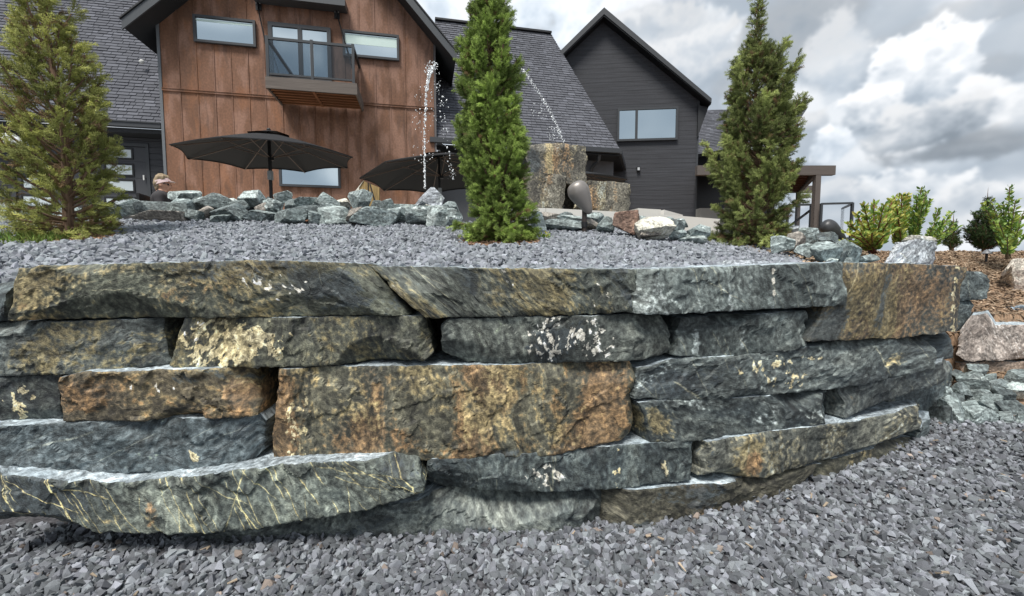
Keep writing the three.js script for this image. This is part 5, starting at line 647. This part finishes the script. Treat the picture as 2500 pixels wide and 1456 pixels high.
// ---------------------------------------------------------------- things on the terrace and in the bed
function umbrella(label, D, cx, apexY, rimY, half, turn, tilt, seed) {
  const hub = pt(cx, apexY, D), R = half * D / F, rimH = pt(cx, rimY, D).y, rise = hub.y - rimH, t = thing('patio_umbrella', label, 'umbrella', V(hub.x, TERR, hub.z), 'black patio umbrellas on the terrace');
  const cloth = std(17, 18, 21, 0.7), cloth2 = std(16, 17, 19, 0.7), y0 = rimH - TERR, q = new THREE.Quaternion().setFromEuler(new THREE.Euler(tilt[0], turn, tilt[1], 'XYZ')), pv = V(0, y0 + rise, 0), T = (v) => v.sub(pv).applyQuaternion(q).add(pv);
  const P = (k, s, h = 0) => { const a = k * Math.PI / 4, b = (k + 1) * Math.PI / 4; return [a, b].map((w) => T(V(Math.cos(w) * R * s, y0 + rise * (1 - Math.pow(s, 1.25)) + h, Math.sin(w) * R * s))); };
  const pos = [], quad = (a, b, c, d) => { for (const v of [a, b, c, a, c, d]) pos.push(v.x, v.y, v.z); };
  for (let k = 0; k < 8; k++) { const N = 6; for (let j = 0; j < N; j++) for (let i = 0; i < 6; i++) { const g = (ii, jj) => { const s = 0.1 + 0.9 * jj / N, [a, b] = P(k, s), w = ii / 6, v = a.clone().lerp(b, w); v.y += 0.02 * R * Math.sin(w * Math.PI) * s * s; v.multiplyScalar(1); v.x *= 1 - 0.03 * Math.sin(w * Math.PI) * s; v.z *= 1 - 0.03 * Math.sin(w * Math.PI) * s; return v; }; quad(g(i, j), g(i, j + 1), g(i + 1, j + 1), g(i + 1, j)); }
    const e = (w) => { const [a, b] = P(k, 1), v = a.clone().lerp(b, w); v.y += 0.02 * R * Math.sin(w * Math.PI); v.x *= 1 - 0.03 * Math.sin(w * Math.PI); v.z *= 1 - 0.03 * Math.sin(w * Math.PI); return v; }; for (let i = 0; i < 6; i++) { const a = e(i / 6), b = e((i + 1) / 6), dn = V(0, -0.014, 0); quad(a, a.clone().add(dn), b.clone().add(dn), b); } }
  const mk = (arr, m, name) => { const g = new THREE.BufferGeometry(); g.setAttribute('position', new THREE.Float32BufferAttribute(arr, 3)); const w = mergeVertices(g, 1e-4); w.computeVertexNormals(); part(name, toCreasedNormals(w, 0.25), m, t).position.set(0, 0, 0); };
  mk(pos, cloth, 'canopy');
  const vp = []; for (let k = 0; k < 8; k++) { const [a, b] = P(k, 0.02, 0.06), [c, d] = P(k, 0.24, 0.045); c.y += 0.012 * Math.sin(k * 2.2); d.y += 0.012 * Math.sin((k + 1) % 8 * 2.2); for (const v of [a, b, d, a, d, c]) vp.push(v.x, v.y, v.z); } mk(vp, cloth2, 'vent');
  const pole = [V(0, 0, 0), V(0, y0 + rise + 0.03, 0)]; part('pole', bar(pole[0], pole[1], 0.038), MAT.black, t).position.set(0, 0, 0);
  const hb = T(V(0, y0 + rise * 0.75 - 0.28, 0)), ribM = std(112, 94, 82, 0.5); for (let k = 0; k < 8; k++) { const [a] = P(k, 0.985, -0.03), [b] = P(k, 0.06, -0.05), [m] = P(k, 0.48, -0.045); part('rib', bar(b, a, 0.012), ribM, t).position.set(0, 0, 0); part('strut', bar(hb, m, 0.01), ribM, t).position.set(0, 0, 0); }
  const hg = new THREE.CylinderGeometry(0.045, 0.045, 0.07, 12); hg.translate(hb.x, hb.y, hb.z); part('runner', hg, MAT.black, t).position.set(0, 0, 0);
  part('crank', new THREE.BoxGeometry(0.06, 0.14, 0.07).translate(0.01, hb.y - 0.28, 0.02), std(150, 156, 158, 0.3), t).position.set(0, 0, 0);
  const fg = new THREE.SphereGeometry(0.03, 10, 8); fg.translate(0, y0 + rise + 0.07, 0); part('finial', fg, MAT.black, t).position.set(0, 0, 0);
  const bg = new THREE.CylinderGeometry(0.25, 0.28, 0.07, 24); bg.translate(0, 0.035, 0); part('base', bg, MAT.black, t).position.set(0, 0, 0);
  return t;
}
umbrella('big open black umbrella in front of the rust wall, left of the water jets', 7.0, 656, 328, 384, 194, 0.05, [0.045, 0.018], 1);
umbrella('black umbrella half hidden behind the middle tree', 7.9, 1072, 380, 432, 186, 0.3, [-0.05, 0.09], 2);
umbrella('black umbrella peeping out behind the stone fountain', 9.6, 1398, 417, 446, 136, 0.2, [0.05, -0.02], 3);

{ // person seated, seen from behind at an angle, looking to the right
  const D = 6.0, hp = pt(399, 449, D), base = V(hp.x - 0.01, hp.y - 1.17 * 0.84, hp.z), turn = 1.9; // facing right and a little away
  const t = thing('person', 'seated person in a dark grey top and pale pink visor, seen from behind the rocks', 'person', base); t.scale.setScalar(0.84);
  const field = (joints, size, lo, res) => { const mc = new MarchingCubes(res, new THREE.MeshStandardMaterial(), false, false, 120000); mc.isolation = 0; const n = res; for (let k = 0; k < n; k++) for (let j = 0; j < n; j++) for (let i = 0; i < n; i++) { const x = lo[0] + (i / n) * size, y = lo[1] + (j / n) * size, z = lo[2] + (k / n) * size; let s = 0; for (const [a, b, ra, rb] of joints) { const abx = b[0] - a[0], aby = b[1] - a[1], abz = b[2] - a[2], h = clamp(((x - a[0]) * abx + (y - a[1]) * aby + (z - a[2]) * abz) / (abx * abx + aby * aby + abz * abz + 1e-9)); const dd = Math.hypot(x - a[0] - abx * h, y - a[1] - aby * h, z - a[2] - abz * h) - lerp(ra, rb, h); s += Math.exp(-dd / 0.018); } mc.field[i + j * n + k * n * n] = 0.018 * Math.log(s + 1e-30); }
    mc.update(); const c = mc.count, g = new THREE.BufferGeometry(), p = new Float32Array(c * 3), nn = new Float32Array(c * 3); for (let i = 0; i < c; i++) { for (let q = 0; q < 3; q++) { p[i * 3 + q] = lo[q] + (mc.positionArray[i * 3 + q] + 1) / 2 * size; } } g.setAttribute('position', new THREE.BufferAttribute(p, 3)); g.computeVertexNormals(); const w = mergeVertices(g, 1e-4); w.deleteAttribute('normal'); const w2 = mergeVertices(w, 1e-4); w2.computeVertexNormals(); return w2; };
  // local frame: z forward, y up, seat at 0.45
  const skinM = std(206, 158, 132, 0.6), shirtM = std(62, 60, 62, 0.9), body = [[[0, 1.0, -0.02], [0, 1.09, 0.0], 0.05, 0.048], [[0, 1.175, 0.0], [0, 1.2, -0.005], 0.085, 0.082], [[0, 1.12, 0.035], [0, 1.1, 0.06], 0.055, 0.035], [[0, 1.14, 0.085], [0, 1.125, 0.108], 0.014, 0.012], [[-0.085, 1.15, -0.005], [-0.09, 1.13, 0], 0.014, 0.01], [[0.085, 1.15, -0.005], [0.09, 1.13, 0], 0.014, 0.01], [[0, 0.6, 0], [0, 0.95, -0.02], 0.12, 0.12],
    [[-0.17, 0.93, 0], [-0.22, 0.68, 0.05], 0.045, 0.04], [[-0.22, 0.68, 0.05], [-0.16, 0.62, 0.28], 0.038, 0.028], [[0.17, 0.93, 0], [0.22, 0.68, 0.05], 0.045, 0.04], [[0.22, 0.68, 0.05], [0.16, 0.62, 0.28], 0.038, 0.028], ...[-1, 1].flatMap((s) => [[[s * 0.16, 0.62, 0.28], [s * 0.14, 0.615, 0.35], 0.03, 0.026], ...[0, 1, 2, 3].map((i) => [[s * (0.165 - i * 0.019), 0.612, 0.355], [s * (0.16 - i * 0.019), 0.59, 0.42 - Math.abs(i - 1.4) * 0.008], 0.0095, 0.008]), [[s * 0.115, 0.61, 0.32], [s * 0.09, 0.6, 0.36], 0.011, 0.009],
      [[s * 0.09, 0.52, 0], [s * 0.12, 0.52, 0.42], 0.085, 0.06], [[s * 0.12, 0.52, 0.42], [s * 0.12, 0.1, 0.42], 0.055, 0.038], [[s * 0.12, 0.05, 0.4], [s * 0.13, 0.035, 0.56], 0.042, 0.03]])];
  const turned = (g) => { g.rotateY(turn); return g; }, add = (n, g, m) => { const w = part(n, turned(g), m, t); w.position.set(0, 0, 0); return w; };
  add('body', field(body, 1.36, [-0.68, 0, -0.4], 120), skinM);
  add('top', field([[[0, 0.58, 0], [0, 0.9, -0.02], 0.15, 0.155], [[-0.16, 0.94, -0.01], [0.16, 0.94, -0.01], 0.075, 0.075], [[0, 1.0, -0.02], [0, 1.04, -0.015], 0.075, 0.062], [[-0.18, 0.93, 0], [-0.23, 0.68, 0.05], 0.068, 0.058], [[-0.23, 0.68, 0.05], [-0.17, 0.625, 0.24], 0.055, 0.043], [[0.18, 0.93, 0], [0.23, 0.68, 0.05], 0.068, 0.058], [[0.23, 0.68, 0.05], [0.17, 0.625, 0.24], 0.055, 0.043]], 0.8, [-0.4, 0.4, -0.3], 64), shirtM);
  add('trousers', field([-1, 1].flatMap((s) => [[[s * 0.09, 0.53, -0.02], [s * 0.12, 0.52, 0.42], 0.105, 0.075], [[s * 0.12, 0.52, 0.42], [s * 0.12, 0.12, 0.42], 0.07, 0.055]]), 0.9, [-0.45, 0.0, -0.25], 56), std(58, 62, 76, 0.9));
  const hairG = field([[[0, 1.2, -0.02], [0, 1.23, -0.015], 0.096, 0.09], [[0, 1.15, -0.05], [0, 1.1, -0.055], 0.072, 0.055], [[-0.06, 1.26, 0], [0.05, 1.27, -0.04], 0.05, 0.05], [[0.0, 1.25, 0.05], [-0.03, 1.26, 0.03], 0.045, 0.045]], 0.4, [-0.2, 1.0, -0.2], 44); { const p = hairG.attributes.position; for (let i = 0; i < p.count; i++) { const k = 1 + 0.09 * n3(p.getX(i) * 34, p.getY(i) * 22, p.getZ(i) * 30); p.setXYZ(i, p.getX(i) * k, 1.18 + (p.getY(i) - 1.18) * k, p.getZ(i) * k); } hairG.computeVertexNormals(); }
  add('hair', hairG, std(160, 142, 116, 0.85));
  const band = new THREE.CylinderGeometry(0.107, 0.11, 0.06, 36, 1, true); band.scale(1, 1, 1.08); band.rotateX(-0.35); band.translate(0, 1.195, -0.005); add('visor_band', band, new THREE.MeshStandardMaterial({ color: 0xead0cf, roughness: 0.7, side: THREE.DoubleSide }));
  const brim = new THREE.CylinderGeometry(0.1, 0.128, 0.012, 30, 1, false, -0.8, 1.6); brim.scale(0.95, 1, 1.1); brim.rotateX(-0.1); brim.translate(0, 1.2, 0.03); add('visor_brim', brim, std(234, 214, 210, 0.7));
  const gl = []; for (const s of [-1, 1]) gl.push(new THREE.BoxGeometry(0.05, 0.03, 0.012).translate(s * 0.032, 1.155, 0.088), new THREE.BoxGeometry(0.006, 0.01, 0.09).translate(s * 0.085, 1.16, 0.045)); add('sunglasses', merged(gl), MAT.black);
  const ch = thing('patio_chair', 'dark patio chair under the seated person', 'chair', base); const cp = (n, g) => { const w = part(n, turned(g.toNonIndexed()), MAT.black, ch); w.position.set(0, 0, 0); }; cp('seat', new THREE.BoxGeometry(0.48, 0.04, 0.46).translate(0, 0.41, 0.12)); cp('backrest', new THREE.BoxGeometry(0.46, 0.34, 0.03).translate(0, 0.64, -0.2)); for (const x of [-0.21, 0.21]) for (const z of [-0.15, 0.32]) cp('leg', new THREE.BoxGeometry(0.035, 0.43, 0.035).translate(x, 0.2, z));
}
{ // stone fountain of three cut blocks, its jets and rim
  const D = 6.0, face = (d) => (px, py, dz) => pt(px, py, d + dz), N = V(-0.1, 0, 1).normalize(), ft = thing('stone_fountain', 'fountain of stacked rust streaked stone blocks behind the middle tree', 'fountain');
  const str = { d: [66, 63, 56], l: [118, 112, 98], ang: 88, st: 5, layers: [['ochre', -0.26], ['rust', -0.26], ['grey', -0.34]], bump: 0.02 };
  slab(ft, 'block', { top: [1284, 352, 1330, 346, 1380, 348, 1431, 358], bot: [1292, 446, 1390, 450, 1431, 447], surf: face(D), normal: N, T: 0.55, rough: 0.8, step: 4, skin: { ...str, zones: [['dark', 0.1, 0.5, 0.16, 0.8, 1.6], ['ochre', 0.38, 0.4, 0.07, 0.6, 0.7], ['rust', 0.5, 0.2, 0.04, 0.4, 0.5]] }, label: 'top block with a dark left facet' });
  slab(ft, 'block', { top: [1205, 422, 1300, 420, 1382, 428], bot: [1205, 512, 1300, 512, 1376, 514], surf: face(D - 0.04), normal: N, T: 0.6, rough: 0.8, step: 4, skin: { ...str, zones: [['rust', 0.72, 0.4, 0.1, 0.6, 0.5], ['grey', 0.9, 0.5, 0.1, 0.6, 0.5]] } });
  slab(ft, 'block', { top: [1376, 446, 1405, 444], bot: [1376, 510, 1404, 512], surf: face(D + 0.35), normal: N, T: 0.4, step: 4, skin: { ...str, gain: 0.8 } });
  slab(ft, 'block', { top: [1402, 446, 1440, 441, 1500, 442, 1542, 450], bot: [1400, 518, 1460, 520, 1536, 522], surf: face(D - 0.02), normal: N, T: 0.6, rough: 0.8, step: 4, skin: { ...str, zones: [['rust', 0.3, 0.6, 0.1, 0.6, 0.5], ['ochre', 0.2, 0.5, 0.1, 0.5, 0.4], ['rust', 0.75, 0.5, 0.06, 0.5, 0.3]] } });
  const conc = std(214, 212, 206, 0.9), rim = thing('stone_curb', 'pale concrete curb under the fountain and along the terrace edge', 'curb'), seg = (name, pts, w, h) => { for (let i = 0; i < pts.length - 1; i++) { const a = pt(...pts[i]), b = pt(...pts[i + 1]); part(name, [bar(a.clone().add(V(0, -h / 2, 0)), b.clone().add(V(0, -h / 2, 0)), w, h)], conc, rim); } };
  seg('curb_stone', [[1240, 512, 5.75], [1330, 512, 5.75], [1430, 517, 5.75], [1540, 523, 5.8], [1640, 530, 5.9], [1740, 538, 6.0]], 0.3, 0.28);
  seg('step', [[1536, 514, 6.6], [1590, 517, 6.7], [1635, 529, 6.9]], 0.5, 0.1);
  const water = new THREE.MeshPhysicalMaterial({ color: 0xf4f8fa, roughness: 0.15, clearcoat: 1 }), ico = new THREE.IcosahedronGeometry(1, 1), r = rng(404);
  const jet = (label, path, n, spread, s0, extra) => { const L = [], put = (px, py, s, d) => { const p = pt(px, py, d), g = ico.clone(); const k = s * d / F / 2; g.scale(k * (0.8 + r() * 0.4), k * (0.9 + r() * 0.7), k); g.translate(p.x, p.y, p.z); L.push(g); }; for (let i = 0; i < n; i++) { const q = r() * (path.length - 1), a = Math.floor(q), f = q - a, [x0, y0, w0] = path[a], [x1, y1, w1] = path[a + 1], w = lerp(w0, w1, f), o = (r() + r() + r() - 1.5) * w * spread; put(lerp(x0, x1, f) + o, lerp(y0, y1, f) + (r() - 0.5) * 8, s0 * (0.35 + r() * r() * 0.9) * (Math.abs(o) > w * 0.5 ? 0.45 : 1), 5.4 + r() * 0.1); } for (const [x, y, rad, m] of extra ?? []) for (let i = 0; i < m; i++) { const a = r() * 6.28, q = Math.sqrt(r()) * rad; put(x + Math.cos(a) * q, y + Math.sin(a) * q, s0 * (0.25 + r() * 0.45), 5.4 + r() * 0.1); }
    const m = part('water_jet', merged(L), water, scene); tag(m, label, 'water jet', 'white water jets of the fountain', 'stuff'); };
  jet('thick jet of white drops falling onto the perched boulder', [[1060, 160, 12], [1048, 180, 9], [1040, 230, 6], [1037, 300, 5], [1036, 380, 4], [1037, 458, 4]], 420, 0.6, 3.9, [[1052, 165, 18, 60], [1035, 290, 34, 34], [1036, 230, 26, 22], [1034, 370, 30, 24]]);
  jet('scattered drops falling just left of the middle tree', [[1066, 172, 10], [1072, 220, 12], [1080, 280, 12], [1090, 340, 12], [1098, 400, 10], [1108, 440, 8]], 110, 1.2, 3.4, [[1086, 250, 16, 12]]);
  jet('arc of white drops falling on the fountain block right of the middle tree', [[1258, 156, 6], [1284, 178, 6], [1310, 220, 7], [1338, 262, 7], [1360, 308, 6], [1376, 346, 5]], 260, 0.7, 3.2, [[1322, 270, 26, 40], [1350, 325, 18, 40]]);
}
{ // garden speakers and path lamps
  const sat = (label, px, py, D, hpx, wpx, lean, yaw, footY, dark, pitch = 0) => { const c = pt(px, py, D), f = footY, t = thing('garden_speaker', label, 'speaker', V(c.x, f, c.z)); const H = hpx * D / F, W = wpx * D / F, pr = [[0.001, 0], [0.1, 0.02], [0.2, 0.12], [0.34, 0.34], [0.46, 0.56], [0.5, 0.72], [0.43, 0.88], [0.25, 0.97], [0.001, 1]].map(([x, y]) => new THREE.Vector2(x * W, (y - 0.5) * H));
    const g = new THREE.LatheGeometry(new THREE.SplineCurve(pr).getPoints(40).map((p) => new THREE.Vector2(Math.max(0.0005, p.x), p.y)), 40); g.scale(1, 1, 0.8); const sh = new THREE.MeshStandardMaterial({ color: dark ? 0x3c3d40 : 0x8b8682, roughness: 0.42, metalness: dark ? 0.1 : 0.35 }); g.rotateZ(lean); g.rotateX(pitch); g.rotateY(yaw); g.translate(0, c.y - f, 0); part('shell', g, sh, t).position.set(0, 0, 0);
    const st = new THREE.CylinderGeometry(0.024, 0.022, c.y - f - H * 0.25 + 0.12, 14); st.translate(0.03, (c.y - f - H * 0.25 - 0.12) / 2, -0.03); part('stem', st, std(62, 54, 50, 0.5), t).position.set(0, 0, 0);
    const cu = new THREE.CylinderGeometry(0.03, 0.03, 0.05, 14); cu.translate(0.03, 0.03, -0.03); part('collar', cu, MAT.black, t).position.set(0, 0, 0); return t; };
  sat('grey brown egg shaped speaker on a stem in the gravel behind the middle tree', 1421, 484, 4.05, 86, 52, 0.5, 0, pt(1426, 556, 4.05).y, false);
  sat('tilted black garden speaker behind the right rock heap', 2037, 566, 4.6, 70, 40, 0.78, 0, pt(2040, 600, 4.6).y, true, -0.3);
  const lamp = (label, px, py, D, w, h, foot) => { const c = pt(px, py, D), W = w * D / F / 2, H = h * D / F, fy = pt(px, foot, D).y, t = thing('path_lamp', label, 'path lamp', V(c.x, fy, c.z)); const g = new THREE.LatheGeometry([[0.001, H], [W * 0.4, H * 0.75], [W, 0], [W * 0.9, -0.004], [0.001, 0]].map((q) => new THREE.Vector2(...q)), 24); g.translate(0, c.y - fy - H / 2, 0); part('cap', g, std(120, 122, 126, 0.45), t).position.set(0, 0, 0); const s = new THREE.CylinderGeometry(0.014, 0.014, c.y - fy + 0.1, 10); s.translate(0, (c.y - fy - 0.1) / 2, 0); part('post', s, MAT.black, t).position.set(0, 0, 0); };
  lamp('grey cap path lamp seen through the spreading shrub', 2128, 526, 4.75, 26, 16, 604); lamp('small grey cone path lamp on the mulch before the conifer', 2410, 614, 5.9, 20, 10, 622);
  // white barn lamp shade at the left edge
  const c = pt(24, 344, 9.3), t = thing('wall_lamp', 'white cone shaped lamp shade on the garage wall at the left edge', 'lamp', c); const g = new THREE.LatheGeometry([[0.03, 0.16], [0.07, 0.15], [0.25, 0.01], [0.26, -0.09], [0.25, -0.09], [0.24, 0.0], [0.05, 0.12], [0.03, 0.13]].map((q) => new THREE.Vector2(...q)), 30); part('shade', g, std(226, 230, 232, 0.4), t).position.set(0, 0, 0);
  part('arm', tube([V(0, 0.14, 0), V(0, 0.28, -0.05), V(0, 0.3, -0.3), V(0, 0.25, -0.75)], 0.02, 16, 8), MAT.black, t).position.set(0, 0, 0); part('mount', new THREE.BoxGeometry(0.12, 0.2, 0.05).translate(0, 0.25, -0.76), MAT.black, t).position.set(0, 0, 0);
}
{ // tan folding board with dark straps beside the second umbrella
  const D = 6.7, t = thing('wooden_board', 'tan boards with dark edges leaning under the left tip of the second umbrella', 'board'), Pl = new Plane(800, 6.7, 1000, 6.75), P = (x, y) => Pl.loc(x, y), wood = tex(128, 128, (u, v, o) => { const n = fbm(u * 30, v * 4, 4); o[0] = 150 + n * 44; o[1] = 126 + n * 38; o[2] = 82 + n * 30; }), wm = new THREE.MeshStandardMaterial({ map: wood, roughness: 0.8 });
  part('board', Pl.plate([P(888, 442), P(898, 447), P(899, 515), P(878, 515), P(876, 460)], 0, 0.04), wm, t); part('board', Pl.plate([P(900, 448), P(926, 458), P(926, 515), P(900, 515)], 0.01, 0.04), wm, t);
  part('white_edge', Pl.plate([P(862, 474), P(888, 441), P(877, 458), P(876, 515), P(862, 515)], 0.014, 0.03), std(220, 216, 204, 0.7), t); part('strap', [Pl.plate([P(902, 449), P(904.5, 449), P(924, 515), P(920, 515)], 0.016, 0.012), Pl.plate([P(898, 446), P(900.5, 447), P(901, 515), P(898.5, 515)], 0.018, 0.012)], MAT.black, t);
}
{ // pergola with its glass railing at the far right of the house
  const beam = new THREE.MeshStandardMaterial({ map: deckWood, roughness: 0.85, color: 0xe6e8ec }), t = thing('pergola', 'brown timber pergola on two posts behind the right tree', 'pergola'), B = (n, a, b, w, h, m = beam) => part(n, [bar(a, b, w, h)], m, t);
  const D1 = 12, D2 = 14.8, yb = pt(2036, 417, D1).y, deckY = pt(1990, 560, D1).y - 0.3, beamEnd = pt(2036, 417, D1), yb2 = yb;
  B('beam', pt(1700, 417, D1).setY(yb), beamEnd, 0.15, 0.25); const e2 = pt(1983, 461, D2).setY(yb2); B('beam', pt(1760, 461, D2).setY(yb2), e2, 0.18, 0.22);
  const p1 = pt(1995, 430, D1), p2 = pt(1950, 470, D2); B('post', V(p1.x, yb - 0.13, p1.z), V(p1.x, deckY, p1.z), 0.14, 0.14); B('post', V(p2.x, yb - 0.11, p2.z), V(p2.x, deckY, p2.z), 0.11, 0.11); const p3 = pt(1884, 470, D2); B('post', V(p3.x, yb - 0.11, p3.z), V(p3.x, deckY, p3.z), 0.16, 0.16);
  const dk = new THREE.MeshStandardMaterial({ map: cedar, roughness: 0.85, color: 0xa08880 }); for (let i = 0; i < 9; i++) { const k = i / 8, z = -lerp(D1 + 0.15, D2 - 0.1, k), x1 = lerp(pt(1985, 417, D1).x, pt(1950, 461, D2).x, k); B('rafter', V(x1 - 2.6, yb - 0.02, z), V(x1, yb - 0.02, z), 0.06, 0.14, dk); } B('side_beam', V(p1.x - 0.02, yb - 0.03, p1.z), V(p2.x + 0.02, yb - 0.03, p2.z), 0.1, 0.2);
  part('roof_panel', [quad3(V(p1.x - 2.8, yb + 0.12, -D1), V(p1.x + 0.05, yb + 0.12, -D1), V(p2.x + 0.05, yb + 0.12, -D2), V(p2.x - 2.8, yb + 0.12, -D2), 0.05)], dk, t);
  const dt = thing('deck', 'dark edged raised deck under the pergola', 'deck'); part('skirt', [bar(pt(1720, 575, D1).setY(deckY - 0.25), pt(2084, 575, D1).setY(deckY - 0.25), 0.1, 0.5)], std(74, 74, 78, 0.8), dt); part('floor', [quad3(pt(1720, 560, D1).setY(deckY), pt(2084, 560, D1).setY(deckY), pt(2040, 560, D2 + 1).setY(deckY), pt(1760, 560, D2 + 1).setY(deckY), 0.06)], MAT.deck, dt);
  const rail = (label, list) => { const g = thing('glass_railing', label, 'railing'); for (const [a, b] of list) { const [A, Bq] = [a, b].map(([x, yt, d]) => pt(x, yt, d)), low = (p, y) => V(p.x, y, p.z), lift = (A.y - Bq.y), fa = Math.max(deckY, A.y - 1.05), fb = Math.max(deckY - 0.2, Bq.y - 1.05); part('top_rail', [bar(A, Bq, 0.05, 0.05)], MAT.steel, g); part('bottom_rail', [bar(low(A, fa + 0.08), low(Bq, fb + 0.08), 0.03, 0.03)], MAT.steel, g); part('post', [bar(V(A.x, A.y + 0.01, A.z), low(A, fa), 0.055)], MAT.steel, g); part('post', [bar(V(Bq.x, Bq.y + 0.01, Bq.z), low(Bq, fb), 0.055)], MAT.steel, g); part('glass_panel', [quad3(A.clone().add(V(0.05, -0.04, 0)), Bq.clone().add(V(-0.05, -0.04, 0)), low(Bq, fb + 0.11).add(V(-0.05, 0, 0)), low(A, fa + 0.11).add(V(0.05, 0, 0)), 0.008)], MAT.glass, g); } };
  rail('glass railing with black frame right of the pergola post', [[[2006, 498, 11.8], [2082, 496, 11.8]], [[2081, 498, 11.9], [2058, 509, 13.6]]]);
  rail('glass railing with black frame left of the pergola post', [[[1924, 501, 12.1], [1981, 500, 12.1]]]);
  rail('sloping stair railing seen between the two pergola posts', [[[1980, 513, 12.6], [1928, 552, 13.6]]]);
}
renderer.setSize(1024, 596);
renderer.render(scene, camera);
